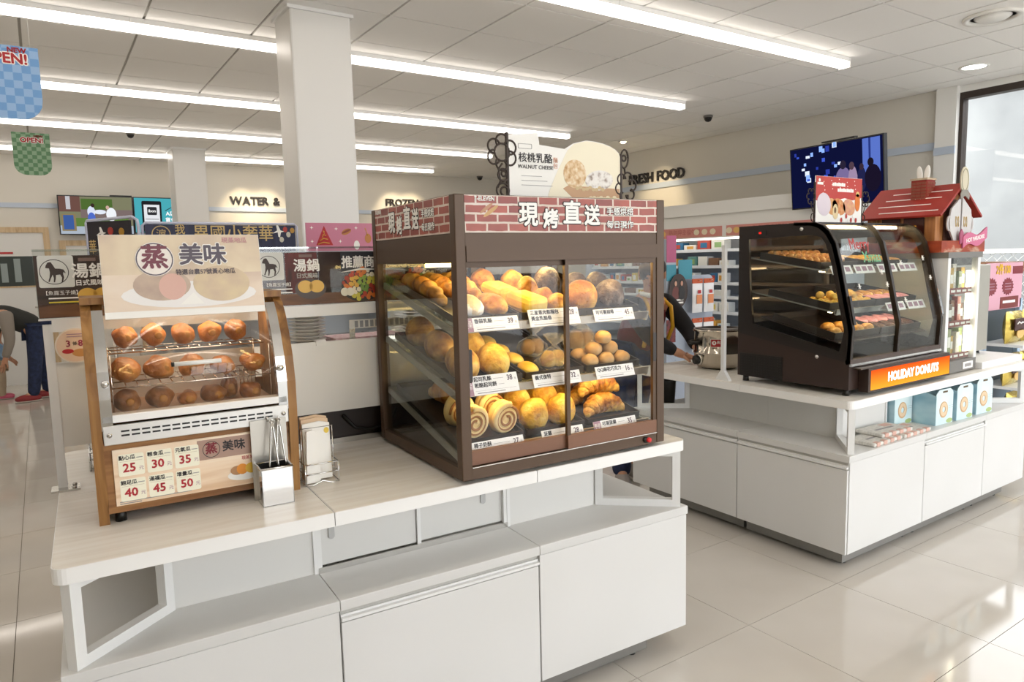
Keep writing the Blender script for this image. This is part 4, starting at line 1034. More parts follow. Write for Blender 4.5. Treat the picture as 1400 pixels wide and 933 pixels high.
for i in range(16):
    for j in range(8): obj('grille_hole', hm, BLACK, gr, M=T(0, .352+i*.0152, .040+j*.0132))
for y, z in ((.16, .17), (.255, .772)):
    obj('bolt', MB().cyl((-.004, y, z), .009, .005, 12, 'x'), STEEL, e)
obj('thermometer', MB().box(-.004, .45, .752, 0, .52, .775), BLACK, e); text('88', .016, em('led_red', '#ff2a20', 1.2), T(-.0045, .485, .764) @ LEFT, e)
for x, y in ((.03, .03), (DW-.04, .03), (.03, DD-.03), (DW-.04, DD-.03)): obj('foot', MB().lathe([(.016, 0), (.014, .03)], 14, (x, y, 0)), BLACK, e)
bx('top_panel', (.014, .19, .790, DW-.014, DD, .802), CASEB, e); bx('back_panel_low', (.014, DD-.012, .15, DW-.014, DD, .30), CASEB, e)
bx('back_door', (.014, DD-.010, .30, DW-.014, DD-.006, .79), glass('smoked_glass', '#b5a28e', 1, .02), e)
# curved front panes and arched ribs
arc = outer[:8]
for k, (x0, x1) in enumerate([(.014, .402), (.417, DW-.014)]):
    pane = [(y+.006, z) for y, z in arc]; pb_ = [(y+.010, z-.002) for y, z in arc]
    obj('curved_pane', MB().prism(pane+pb_[::-1], x0, x1, 'x', smooth=False), GLASS_R, e)
for x in (.0, .40, DW-.018): 
    a = [(y-.004, z+.003) for y, z in arc]+[(.30, .806)]; c = [(y+.016, z-.012) for y, z in arc]+[(.30, .79)]
    obj('arched_rib', MB().prism(a+c[::-1], x, x+.018, 'x'), CASEB, e)
for x, z in ((.008, .40), (DW-.012, .40)):
    obj('pull_handle', MB().prism([(-.014, z-.07), (-.006, z-.07), (.022, z+.06), (.014, z+.06)], x, x+.018, 'x'), CHROME if x > .4 else CASEB, e)
bx('front_sill', (.0, -.006, .150, DW, .02, .172), pm('sill_taupe', '#4a3a32', .4), e); bx('chrome_trim', (0, -.012, .140, DW, .0, .152), CHROME, e)
# orange light box
lb = bx('light_box', (.075, -.05, .018, .838, -.002, .128), CASEBR, e)
def orange():
    m = bpy.data.materials.new('orange_glow'); m.use_nodes = True; nt = m.node_tree; nt.nodes.clear(); N = nt.nodes.new; L = nt.links.new
    tc = N('ShaderNodeTexCoord'); s = N('ShaderNodeSeparateXYZ'); r = N('ShaderNodeMapRange'); r.inputs[1].default_value = .025; r.inputs[2].default_value = .115
    cr = N('ShaderNodeValToRGB'); cr.color_ramp.elements[0].color = lin('#f0a030'); cr.color_ramp.elements[1].color = lin('#e0521c')
    em_ = N('ShaderNodeEmission'); em_.inputs[1].default_value = 1.35; o = N('ShaderNodeOutputMaterial')
    L(tc.outputs['Object'], s.inputs[0]); L(s.outputs[2], r.inputs[0]); L(r.outputs[0], cr.inputs[0]); L(cr.outputs[0], em_.inputs[0]); L(em_.outputs[0], o.inputs[0]); return m
bx('lit_face', (.095, -.052, .026, .828, -.050, .118), orange(), lb)
text('HOLIDAY DONUTS', .058, em('lit_white', '#ffffff', 1.6), T(.475, -.0525, .072) @ FRONT, lb, bold=.003, sx=.94)
bx('wood_ledge', (.02, -.045, .128, .838, -.004, .134), pm('ledge_brown', '#4a3d36', .4), e)
# shelves and trays
DSH = [(.062, .245, .345, .49), (.09, .385, .475, .57), (.14, .575, .645, .57)]
DL = em('doughnut_led', '#ffdca8', 17.0)
trm = MB(); TWd, TDd = .40, .36
trm = tray_mesh(.385, .34, .034)
def DS(k, x, d, z=0):
    y0, z0, z1, y1 = DSH[k]; a = math.atan((z1-z0)/(y1-y0))
    return DM @ T(x, y0, z0) @ RX(a) @ T(0, d, z)
DMI = DM.inverted()
for k in range(3):
    y0, z0, z1, y1 = DSH[k]; Ld = math.hypot(y1-y0, z1-z0)
    if k:
        s = obj('steel_shelf', MB().box(.018, 0, -.006, DW-.018, Ld, 0), pm('shelf_grey', '#a8a59c', .35, .7), e, M=DMI @ DS(k, 0, 0))
        bx('front_lip', (.018, -.012, -.014, DW-.018, 0, .012), STEEL, s); bx('light_strip', (.04, .03, -.014, DW-.04, .045, -.006), DL, s)
    else:
        obj('shelf_floor', MB().box(.018, 0, -.006, DW-.018, Ld, 0), CASEBR, e, M=DMI @ DS(k, 0, 0))
    for i in range(2):
        tag(obj('pastry_tray', trm, TR, M=DS(k, .022+i*.393, .03, .0005)), 'dark tray on the %s shelf of the curved case, %s' % (['bottom', 'middle', 'top'][k], ['near the grille side', 'far side'][i]), 'tray', 'trays in the curved case')
bx('light_strip', (.04, .22, .775, DW-.04, .24, .788), DL, e)
def db(name, b, mat, k, x, d, z, rz, label, cat, grp): return tag(obj(name, b, mat, M=DS(k, x, d, z) @ RZ(rz)), label, cat, grp)
CAR = bm_('crust_caramel', ['#9a5f2c', '#cf9a5c', '#e9cfa0'], 20, .4)
ro = roll(.098, .0225, 3, 0).mesh('pastry_roll')
for k in range(14):
    db('pastry_roll', ro, CAR, 2, .0535+.0535*(k % 7), .185+.115*(k//7), .004, .03*math.sin(k), 'small glossy rolled pastry on the top shelf of the curved case', 'pastry', 'rolled pastries')
db('flat_pastry', MB().box(0, 0, 0, .20, .085, .014, b=.005), PALE, 2, .06, .042, .0045, .02, 'pale flat pastry sheet on the top tray', 'pastry', None)
ball = MB().blob((0, 0, .018), (.02, .02, .019), 14, 9, .05, 12, 2).mesh('doughnut_ball')
for k in range(34):
    r = k//9; c = k % 9
    if k < 27: x, d, z = .050+c*.0412, .057+r*.0412, .004
    else: x, d, z = .0706+(k-27)*.0412*1.0, .0776+.0412*(k % 2), .0325
    db('doughnut_ball', ball, YEL, 1, x, d, z, k, 'round golden doughnut ball piled on the middle tray', 'doughnut', 'doughnut balls')
ob = oval(.045, .028, .026, 3).mesh('oval_bun')
for k, (x, d) in enumerate([(.0755, .07), (.171, .07), (.266, .07), (.123, .134), (.219, .134), (.315, .134), (.3555, .07)]):
    db('oval_bun', ob, GOLDB, 0, x, d, .0045, .05*math.sin(k*2), 'oval golden bun on the bottom tray of the curved case', 'bread', 'oval buns in the curved case')
rg = MB().tube([(.028*math.cos(2*PI*i/20), .028*math.sin(2*PI*i/20), .016) for i in range(20)], .016, 10, closed=True).mesh('ring_doughnut')
RGM = [bm_('ring_choc', ['#3a2016', '#5e3522'], 12), bm_('ring_pink', ['#d98a94', '#e8b0b4'], 12), GOLDB, YEL]
for k in range(24):
    kk = k//8; q = k % 8
    o = obj('ring_doughnut', rg, None, M=DS(kk, .467+(q % 4)*.0925, .083+(q//4)*.093, .004)); o.data = o.data.copy() if False else o.data
    if not rg.materials: rg.materials.append(RGM[2])
    o.material_slots[0].link = 'OBJECT'; o.material_slots[0].material = RGM[(kk+q//4) % 4]
    tag(o, ['golden', 'yellow', 'chocolate', 'pink iced'][[2, 3, 0, 1].index((kk+q//4) % 4)]+' ring doughnut on the %s shelf behind the far curved pane' % ['bottom', 'middle', 'top'][kk], 'doughnut', 'ring doughnuts')
for k, (kk, x) in enumerate([(2, .03), (2, .225), (2, .43), (2, .625), (1, .43), (1, .625)]):
    t = thing('price_strip', 'white price strip on the %s shelf lip, number %s along it' % (['', 'middle', 'top'][kk], ['one', 'two', 'three', 'four', 'one', 'two'][k]), 'price tag', DS(kk, x, -.0325, -.015) @ RX(-.6), 'price strips in the curved case')
    bx('card', (0, -.0015, 0, .17, 0, .045), TAGM, t)
    for q in range(3): bx('red_price', (.012+q*.052, -.002, .012, .05+q*.052, -.0015, .036), INKM, t)
# window stickers: writing and snowflakes on the curved panes
XR_ = pm('xmas_red', '#b23a34', .5)
st = thing('glass_sticker', 'red and green Merry Xmas lettering on the curved pane', 'sticker', DM @ T(.215, .070, .665) @ RX(-math.radians(17)))
text('Merry', .075, XR_, T(-.03, 0, .03) @ FRONT, st, bold=.0008, sx=.9); text('Xmas', .075, pm('xmas_green', '#5fa67c', .5), T(.05, 0, -.035) @ FRONT, st, bold=.0008, sx=.9)
fb = MB()
for k in range(3): fb.tube([(-.014*math.cos(k*PI/3), 0, -.014*math.sin(k*PI/3)), (.014*math.cos(k*PI/3), 0, .014*math.sin(k*PI/3))], .0018, 5)
fm = fb.mesh('snowflake')
for k, (x, zz) in enumerate([(.33, .56), (.36, .50), (.52, .60), (.50, .42), (.74, .62), (.78, .52), (.12, .50)]):
    y = -.008+(zz-.31)*.224-.002
    tag(obj('snowflake_sticker', fm, INKW, M=DM @ T(x, y, zz) @ RX(-.22)), 'tiny white snowflake sticker on the curved glass', 'sticker', 'snowflake stickers')
# poster on top
def poster_stand():
    e = thing('doughnut_poster', 'red and white snowy doughnut roll poster on the curved case', 'poster', T(3.185, 2.07, ZT+.802))
    W, Hh = .405, .232
    bx('board', (0, 0, 0, W, .005, Hh), PAPER, e)
    obj('red_print', MB().prism([(.001, Hh-.001), (.001, .115), (.05, .10), (.10, .13), (.16, .115), (.25, .13), (.32, .12), (W-.001, .135), (W-.001, Hh-.001)], -.0006, 0, 'y'), pm('print_red', '#b8382f', .5), e)
    for x, c, r in ((.14, '#c98a48', .055), (.20, '#c46a2e', .06), (.29, '#d08a7c', .055)): disc(x, .085, r, .04, -.0006, -.001, nz('p_roll_'+c, [c, '#dcae7a'], 40, .5), e, 'roll_print', a=-.3)
    disc(.17, .06, .024, .038, -.001, -.0014, pm('print_hole', '#dcc79a', .5), e, 'roll_print'); disc(.167, .068, .009, .015, -.0014, -.0018, pm('print_hole_d', '#6b4a2a', .5), e, 'roll_print')
    disc(.07, .095, .06, .055, -.001, -.0014, pm('print_lilac', '#d6cad2', .5), e, 'sleeve_print', a=-.5)
    disc(.365, .11, .024, .045, -.001, -.0014, pm('print_honey', '#d8762a', .5), e, 'bottle_print'); disc(.365, .152, .016, .014, -.001, -.0014, pm('print_lid', '#e2c07a', .5), e, 'bottle_print')
    for x0, x1, z in ((.14, .255, .195), (.185, .33, .168)):
        n = int((x1-x0)/.016)
        for k in range(n): bx('headline_block', (x0+k*.016, -.0014, z-.008, x0+k*.016+.0135, -.0006, z+.008+.002*(k % 2)), INKW, e)
    bx('logo_block', (.012, -.0012, .19, .06, -.0006, .202), INKW, e); disc(.03, .212, .008, .008, -.0006, -.0012, INKW, e, 'logo_dot', n=10)
    for k in range(16): disc(.06+(k*.137 % .34), .15+(k*.071 % .075), .003, .003, -.0006, -.0012, INKW, e, 'snow_dot', n=6)
    for k in range(8): disc(.20+k*.022, .02+.02*(k % 3 == 0), .009, .013, -.0014, -.002, [INKW, MATS['print_red']][k % 2], e, 'gnome_print', n=8)
    for s, x in ((-1, 0), (1, W)):
        bx('iron_post', (x-.006 if s < 0 else x, -.002, 0, x if s < 0 else x+.006, .007, .2), IRON, e)
        b = MB(); C = (x+s*.035, .13)
        for k in range(6):
            a = k*PI/3; c = (C[0]+.022*math.cos(a), C[1]+.026*math.sin(a)); b.tube([(c[0]+.015*math.cos(a-2+4*i/10), 0, c[1]+.015*math.sin(a-2+4*i/10)) for i in range(11)], .0025, 5)
        b.tube([(x, 0, .04), (x+s*.02, 0, .06), (x+s*.035, 0, .09)], .0025, 5); b.tube([(x+s*.02+.014*math.cos(2*PI*i/14), 0, .03+.02*math.sin(2*PI*i/14)) for i in range(15)], .0025, 5)
        obj('iron_scroll', b, IRON, e)
poster_stand()
# ================================================================ HOT DRINK CABINET and house topper
HM = T(3.878, 1.765, ZT)
HW, HD, HH = .36, .44, .645
e = thing('hot_cabinet', 'white lit warming cabinet with glass front and packed shelves', 'cabinet', HM)
GR = pm('cabinet_grey', '#7d7a76', .4, .3)
bx('base', (0, 0, .008, HW, HD, .07), GR, e); bx('top', (-.01, -.005, HH-.03, HW+.01, HD, HH), GR, e); bx('back', (.0, HD-.01, .07, HW, HD, HH-.03), WMET, e)
p = bx('maker_plate', (HW-.15, -.003, .018, HW-.04, 0, .055), PAPER, e); bx('plate_mark', (HW-.13, -.004, .028, HW-.06, -.003, .045), INKG, p)
bx('corner_post', (0, 0, .07, .03, .03, HH-.03), WMET, e); bx('corner_post', (HW-.03, 0, .07, HW, .03, HH-.03), WMET, e); bx('side_panel', (0, .03, .07, .006, HD-.01, HH-.03), WMET, e); bx('side_glass', (HW-.006, .03, .07, HW-.002, HD-.01, HH-.03), GLASS, e)
bx('front_glass', (.03, .008, .07, HW-.03, .012, HH-.03), GLASS_R, e)
bx('lamp', (HW-.055, .03, .09, HW-.035, .045, HH-.1), em('cab_lamp', '#fff2d6', 9), e)
TAGR = pm('strip_maroon', '#8a3f38', .5)
for k in range(3):
    z = .085+k*.175
    s = bx('shelf', (.008, .035, z, HW-.008, HD-.015, z+.006), WMET, e)
    t = bx('price_rail', (.02, .026, z-.012, HW-.02, .034, z+.02), TAGR, e)
    for q in range(5): bx('rail_mark', (.04+q*.062, .0252, z-.002, .085+q*.062, .026, z+.010), INKW, t)
PK = ['#c9a24a', '#8c5a34', '#d9d2c4', '#b5442e', '#7c8c54', '#5c4436']
for k in range(3):
    for q in range(6):
        x = .04+q*.048; z = .092+k*.175; h = .10+.02*((q+k) % 3)
        m = pm('packet_%d' % ((q*2+k) % 6), PK[(q*2+k) % 6], .35)
        o = obj('drink_packet', MB().prism([(0, 0), (.042, .0), (.040, h-.008), (.046, h), (.0, h), (.003, h-.008)], 0, .03, 'y'), m, M=HM @ T(x, .05+.01*(q % 2), z))
        tag(o, 'packet standing on the %s shelf of the warming cabinet' % ['bottom', 'middle', 'top'][k], 'packet', 'packets on the %s cabinet shelf' % ['bottom', 'middle', 'top'][k])
        bx('label', (.006, -.001, h*.3, .036, 0, h*.7), PAPER, o)
# house
HS = T(3.885, 1.84, ZT+HH)
e = thing('house_topper', 'red roofed cardboard cottage with teacup doors on the warming cabinet', 'decoration', HS)
LOG = wood('log_wood', ['#8f5a32', '#a9703f', '#c08a55'], axis='Z', sx=2, sy=12)
REDW = nz('base_redwood', ['#8a3018', '#a8431f', '#d9c3a8'], 9, .5, stretch=(1, 1, 3), pos=[.3, .55, .75])
L_ = .36; Wd = .40
bx('base_board', (-.03, -.05, 0, Wd+.05, L_+.02, .06), REDW, e)
for k in range(4): bx('corner_log', (.0 if k < 2 else Wd-.05, 0 if k % 2 == 0 else L_-.05, .06, .05 if k < 2 else Wd, .05 if k % 2 == 0 else L_, .205), LOG, e)
bx('side_wall', (.012, .05, .06, .02, L_-.05, .205), LOG, e)
for k in range(2):
    w_ = bx('window', (.008, .06+k*.125, .075, .0125, .17+k*.125, .198), pm('window_dark', '#4a1d14', .3), e)
    bx('window_frame', (.004, .167+k*.118, .07, .012, .177+k*.118, .205), LOG, w_)
    bx('lamp_print', (.0065, .10+k*.125, .12, .008, .13+k*.125, .145), em('lamp_glow', '#f6b04a', 1.0), w_)
bx('gable_wall', (.02, 0.01, .06, Wd-.02, .02, .205), LOG, e)
obj('gable', MB().prism([(.0, .20), (Wd, .20), (Wd/2, .345)], .008, .02, 'y'), LOG, e)
obj('arch', MB().prism([(.10, .06)]+[(Wd/2+.10*math.cos(a), .20+.08*math.sin(a)) for a in [PI-PI*i/10 for i in range(11)]]+[(.30, .06)], .002, .008, 'y'), pm('arch_dark', '#5a3a2c', .5), e)
RF = nz('roof_red', ['#8f2a22', '#a8352b'], 3, .5)
a = math.atan2(.145, Wd/2)
for s in (-1, 1):
    M_ = T(Wd/2, -.04, .365) @ RY(s*a if s > 0 else PI-a) if False else T(Wd/2, -.04, .362) @ RY(a if s > 0 else -a)
    r = obj('roof_slope', MB().box(0 if s > 0 else -.285, 0, -.012, .285 if s > 0 else 0, L_+.08, 0), RF, e, M=M_)
    for k in range(4):
        x = s*(.06+k*.06); q = .03*((k*7) % 3)
        bx('snow_line', (min(x, x+s*.006), .03+q, 0, max(x, x+s*.006), L_-.02+q*.5, .0015), INKW, r)
ch = bx('chimney', (.10, .10, .28, .19, .18, .395), RF, e)
bm1 = MB().box(0, -.003, 0, .026, 0, .012).mesh('chimney_brick'); bm2 = MB().box(-.003, 0, 0, 0, .024, .012).mesh('chimney_brick')
CB = pm('chimney_brick_m', '#96503c', .7)
for r_ in range(6):
    for q in range(3):
        obj('brick', bm1, CB, ch, M=T(.102+q*.029+(.004 if r_ % 2 else 0), .10, .285+r_*.0165)); obj('brick', bm2, CB, ch, M=T(.10, .102+q*.0265, .285+r_*.0165))
bx('chimney_cap', (.095, .095, .39, .195, .185, .40), pm('cap_tan', '#cbb79a', .6), ch)
for q, y in ((-.12, .125), (.12, .155)):
    obj('white_plume', MB().blob((0, 0, .035), (.006, .016, .045), 12, 10), PAPER, e, M=T(.145, y, .39) @ RX(-q))
for s in (-1, 1):
    c = [(0, -.01), (0, .235), (s*.10, .17), (s*.115, .11), (s*.105, .055), (s*.06, .0)]
    k_ = obj('teacup_half', MB().prism([(Wd/2+s*.008+x, .055+z) for x, z in c], -.035, -.027, 'y'), pm('cup_grey', '#c9c6c4', .5), e)
    cx = Wd/2+s*.118
    k2 = MB().tube([(cx+s*.022*math.cos(t), -.03, .15+.035*math.sin(t)) for t in [PI/2-PI*i/8 if s > 0 else PI/2-PI*i/8 for i in range(9)]], .006, 6)
    obj('cup_handle', k2, MATS['cup_grey'], k_)
    obj('cup_swirl', MB().tube([(Wd/2+s*.045+.018*math.cos(t)*(1-.3*math.sin(t)), -.0365, .16+.028*math.sin(2*t)) for t in [2*PI*i/20 for i in range(21)]], .0016, 5), GOLD, k_)
rb = MB()
pp = [(Wd/2-.02+i*.027, .050+.014*math.sin(i*.75)+.004*i) for i in range(11)]
rb.prism([(x, z-.03) for x, z in pp]+[(x, z+.03) for x, z in pp[::-1]], -.06, -.052, 'y')
PINKR = pm('ribbon_pink', '#c9688a', .5)
k_ = obj('ribbon', rb, PINKR, e)
obj('ribbon_tail', MB().prism([(Wd/2-.045, .04), (Wd/2-.02, .05), (Wd/2-.01, .10), (Wd/2-.03, .12), (Wd/2-.05, .10)], -.056, -.05, 'y'), pm('ribbon_pink_d', '#a9506f', .5), e)
text('HOT PARADISE', .030, INKW, T(Wd/2+.115, -.0605, .070) @ RY(-.13) @ FRONT, k_, bold=.0005, sx=1.02)
bd = obj('oval_badge', MB().prism(ell_pts(Wd/2, .375, .045, .07, 24), -.046, -.040, 'y'), pm('badge_cream', '#cfc7ae', .5), e)
obj('badge_inner', MB().ring(ell_pts(Wd/2, .378, .036, .058, 24), ell_pts(Wd/2, .378, .033, .054, 24), -.0475, -.046, 'y'), pm('badge_olive', '#7d7a60', .5), bd)
obj('badge_bow', MB().prism([(Wd/2-.05, .30), (Wd/2-.03, .325), (Wd/2+.03, .325), (Wd/2+.05, .30), (Wd/2+.045, .275), (Wd/2, .295), (Wd/2-.045, .275)], -.05, -.046, 'y'), pm('badge_grey', '#8f8a80', .5), bd)
# steel appliance, board and grey unit
tag(bx('low_board', (0, 0, 0, .51, .55, .038), WTOPE, M=T(4.262, 1.74, ZT), b=.004), 'low white board on the counter end beside the warming cabinet', 'board')
e = thing('steel_cabinet', 'tall plain stainless cabinet behind the warming cabinet', 'cabinet', T(4.27, 1.90, ZT+.0385))
bx('body', (0, 0, .02, .43, .34, .53), pm('steel_brushed', '#bdb9ae', .35, .85), e, b=.006); bx('top_box', (.10, .06, .53, .40, .32, .64), pm('box_grey', '#5b5854', .5), e)
for x in (.04, .39):
    for y in (.04, .30): obj('foot', MB().lathe([(.016, 0), (.014, .022)], 12, (x, y, 0)), BLACK, e)
# doughnut boxes on the deck
SKYB = nz('box_sky', ['#8db9cc', '#b5d5df', '#dcebee'], 5, .45, stretch=(1, 1, 2.2), detail=2)
BXF = nz('box_front', ['#bcdbe2', '#d5e8ea', '#e4efee'], 5, .45, detail=2)
DN = pm('print_doughnut', '#c9a377', .5)
def donut_box(x, y, rz, lab, h=.185):
    e = thing('doughnut_box', lab, 'box', T(x, y, ZD) @ RZ(rz), 'sky blue doughnut boxes')
    w_, d = .165, .13
    bx('body', (0, 0, 0, w_, d, h*.84), SKYB, e)
    bx('front_face', (.001, -.001, .001, w_-.001, 0, h*.84), BXF, e)
    z = h*.84
    for yy in (0, d-.003): obj('gable_flap', MB().prism([(0, z), (w_, z), (w_*.97, h*.91), (w_*.82, h), (w_*.18, h), (w_*.03, h*.91)], yy-.001, yy+.002, 'y'), BXF, e)
    for xx in (0, w_-.003): obj('side_flap', MB().prism([(.003, z), (d-.003, z), (d*.7, h*.9), (d*.3, h*.9)], xx, xx+.002, 'x'), SKYB, e)
    obj('handle_slot', MB().prism(rrect(w_*.36, h*.9, w_*.64, h*.95, .003), -.002, -.001, 'y'), pm('slot_brown', '#5e4a2c', .6), e)
    t = MB().ring(ell_pts(w_*.44, h*.42, .040, .043, 24), ell_pts(w_*.44, h*.42, .014, .015, 24), -.0024, -.001, 'y'); obj('doughnut_print', t, DN, e)
    obj('glaze_print', MB().ring(ell_pts(w_*.44, h*.43, .034, .036, 24), ell_pts(w_*.44, h*.43, .017, .018, 24), -.003, -.0024, 'y'), pm('print_glaze', '#dcc3a0', .5), e)
    for k in range(2): bx('caption_bar', (w_*.74, -.0016, h*(.5-.06*k), w_*.98, -.001, h*(.505-.06*k)), INKG, e)
    disc(w_*.8, h*.075, .03, .012, -.0016, -.001, pm('print_grass', '#a9bd7a', .5), e, 'grass_print')
donut_box(3.606, 1.868, -.03, 'sky blue doughnut box half hidden beside the newspapers'); donut_box(3.775, 1.745, -.04, 'blue doughnut box with open brown gap next to the newspapers')
donut_box(3.975, 1.735, -.04, 'middle blue doughnut box with printed ring', .19); donut_box(4.20, 1.735, -.06, 'end blue doughnut box with gabled carry handle', .20)
# folded newspapers / magazines
NP = nz('newsprint', ['#c9c5bd', '#e2ded6'], 30, .7, stretch=(1, 4, 1)); NC = pm('news_pink', '#d3ab9c', .6)
def bundle(x, y, rz, z, lab):
    e = thing('folded_paper', lab, 'newspaper', T(x, y, z) @ RZ(rz), 'folded leaflets on the deck')
    bx('sheets', (0, 0, 0, .26, .14, .018), NP, e, b=.006)
    for k in range(4): bx('check_print', (.02+k*.062, -.002, .001, .05+k*.062, .02, .0195), NC, e)
    bx('heading', (.05, .06, .018, .20, .075, .0186), INKG, e); bx('photo_print', (.16, .085, .018, .23, .125, .0186), NC, e)
bundle(3.142, 1.712, .02, ZD, 'checked folded leaflet bundle at the front of the deck corner'); bundle(3.270, 1.745, -.04, ZD+.018, 'folded leaflet bundle lying across the others'); bundle(3.412, 1.712, .01, ZD, 'pink checked leaflet bundle next to the doughnut box')
# post on the counter
e = thing('counter_post', 'white slim post with flared foot at the back corner of the curved case', 'post', T(2.968, 2.44, ZT))
bx('tube', (-.01, -.01, .01, .01, .01, .70), WMET, e); obj('flared_foot', MB().prism([(-.045, 0), (.045, 0), (.012, .05), (-.012, .05)], -.012, .012, 'y', M=RZ(PI/2)), WMET, e); bx('cap', (-.012, -.012, .70, .012, .012, .71), WMET, e)
# soup pot
e = thing('soup_pot', 'stainless steel electric soup pot with red warning label', 'pot', T(3.30, 2.75, ZT))
obj('body', MB().lathe([(.10, .004), (.125, .012), (.138, .04), (.140, .085), (.146, .09), (.146, .10), (.140, .105), (.140, .215), (.148, .222), (.148, .232), (.138, .232), (.134, .21), (.134, .12), (.0001, .115)], 40), pm('pot_steel', '#cfc6b8', .12, 1), e)
obj('base', MB().lathe([(.098, 0), (.102, .006)], 30), BLACK, e)
obj('inner_rim', MB().lathe([(.136, .2325), (.112, .236), (.10, .22), (.0001, .215)], 36), pm('pot_dark', '#4a3f38', .3, .6), e)
a = math.radians(222)
F_ = RZ(a+PI/2)
obj('side_handle', MB().tube([(-.04, -.138, .16), (-.03, -.175, .155), (.03, -.175, .155), (.04, -.138, .16)], .010, 8), BLACK, e, M=RZ(math.radians(-112)))
obj('knob', MB().cyl((0, -.165, .055), .026, .03, 20, 'y'), BLACK, e, M=RZ(math.radians(-104))); obj('knob_plate', MB().cyl((0, -.142, .055), .034, .008, 20, 'y'), STEEL, e, M=RZ(math.radians(-104)))
lb_ = bx('warning_label', (-.04, -.1425, .135, .04, -.139, .182), PAPER, e, M=RZ(math.radians(-52)))
bx('red_field', (-.038, -.1435, .138, .038, -.1425, .18), INKR, lb_); text('高溫', .02, INKW, T(.014, -.144, .163) @ FRONT, lb_, bold=.0004); disc(-.02, .16, .012, .012, -.1435, -.144, INKW, lb_, 'symbol'); bx('arrow', (-.023, -.1446, .155, -.017, -.144, .167), INKR, lb_)
tag(obj('paper_sheet', MB().box(0, 0, 0, .22, .16, .004), PAPER, M=T(3.32, 2.90, ZT) @ RZ(-.1)), 'white paper sheet under the clerk\'s hand', 'paper')
e = thing('waste_bin', 'black bin on the deck below the clerk\'s counter', 'bin', T(3.16, 3.025, ZD) @ SCL(.62, .62, 1))
obj('tub', MB().lathe([(.07, 0), (.085, .14), (.09, .15), (.085, .152), (.07, .02), (.0001, .015)], 24), BLACK, e)
obj('rim', MB().tube([(.0885*math.cos(2*PI*i/24), .0885*math.sin(2*PI*i/24), .15) for i in range(24)], .004, 6, closed=True), BLACK, e)
# ================================================================ PROMOTION GONDOLA behind the front island
NAVY = nz('navy_print', ['#1d2038', '#2a2c4c', '#22243f'], 4, .45, stretch=(8, 1, 1))
e = thing('promotion_gondola', 'low grey shelf unit carrying the navy and pink banners', 'shelf', T(.42, 3.62, 0))
bx('back_panel', (0, .26, 0, 1.18, .30, 1.5), pm('gondola_grey', '#bfc4c9', .5), e)
for z in (.1, .5, .9, 1.28): bx('shelf_board', (0, 0, z, 1.18, .26, z+.03), pm('gondola_grey', '#bfc4c9', .5), e)
for x in (0, 1.16): bx('upright', (x, 0, 0, x+.02, .26, 1.5), pm('gondola_grey', '#bfc4c9', .5), e)
bx('top_board', (0, -.03, 1.5, 1.18, .30, 1.52), pm('gondola_grey', '#bfc4c9', .5), e)
e = thing('navy_banner', 'navy banner with gold lettering and festive drawings in a white frame', 'banner', T(.405, 3.60, 1.52))
W = .70
bx('board', (.01, 0, 0, W-.01, .006, .13), NAVY, e); obj('tube_frame', MB().tube([(0, .003, 0), (0, .003, .125), (.012, .003, .137), (W-.012, .003, .137), (W, .003, .125), (W, .003, 0)], .006, 8), pm('frame_lilac', '#c3c6da', .4), e)
for s, x, z in (('我', .155, .105), ('異國小奢華', .395, .085)): text(s, .05 if len(s) == 1 else .083, GOLD, T(x, -.002, z) @ FRONT, e, bold=.0006, sx=.9)
obj('gold_ring', MB().ring(ell_pts(.075, .085, .040, .040, 24), ell_pts(.075, .085, .036, .036, 24), -.002, 0, 'y'), GOLD, e); text('滬', .045, GOLD, T(.075, -.002, .085) @ FRONT, e)
obj('plane_print', MB().prism([(.575, .09), (.60, .105), (.597, .13), (.606, .13), (.617, .105), (.635, .10), (.618, .095), (.612, .07), (.604, .075), (.603, .096)], -.002, 0, 'y'), INKW, e)
for k, (x, z, c) in enumerate([(.64, .11, '#b03a30'), (.675, .105, '#b5872e'), (.655, .085, '#c9c4b4'), (.62, .06, '#c9c4b4')]): disc(x, z, .011, .014, -.002, 0, pm('fest_%d' % k, c, .5), e, 'festive_print', n=10)
e = thing('angled_banner', 'dark navy side banner with festive drawings on a bent tube frame', 'banner', T(.20, 3.80, 1.4) @ RZ(-math.atan2(.18, .16)))
bx('board', (0, 0, 0, .24, .006, .27), pm('navy_dark', '#241f28', .45), e); obj('tube_frame', MB().tube([(-.005, .003, -.1), (-.005, .003, .265), (.0, .003, .275), (.25, .003, .285), (.275, .003, .27), (.28, .003, .24), (.28, .003, -.1)], .007, 8), MATS['frame_lilac'], e)
obj('support', MB().tube([(.09, .01, -1.4), (.09, .01, .0)], .008, 8), STEEL, e); bx('foot', (-.02, -.06, -1.4, .18, .06, -1.38), STEEL, e)
obj('plane_print', MB().prism([(.05+a*.9, .19+b*.9) for a, b in [(0, .02), (.025, .035), (.022, .06), (.031, .06), (.042, .035), (.06, .03), (.043, .025), (.037, 0), (.029, .005), (.028, .026)]], -.002, 0, 'y'), INKW, e)
text('華', .07, GOLD, T(.025, -.002, .15) @ FRONT, e, sx=.6)
for k, (x, z) in enumerate([(.13, .225), (.19, .22), (.12, .17), (.16, .17)]): disc(x, z, .015, .018, -.002, 0, MATS['fest_%d' % k], e, 'festive_print', n=10)
e = thing('pink_poster', 'pink Christmas poster with red tree and hot dog drawings', 'poster', T(1.15, 3.60, 1.52))
bx('board', (0, 0, 0, .37, .006, .145), pm('print_rose', '#c87a92', .5), e)
obj('tree_print', MB().prism([(.05, .03), (.09, .03), (.14, .03), (.095, .13)], -.0008, 0, 'y'), INKR, e)
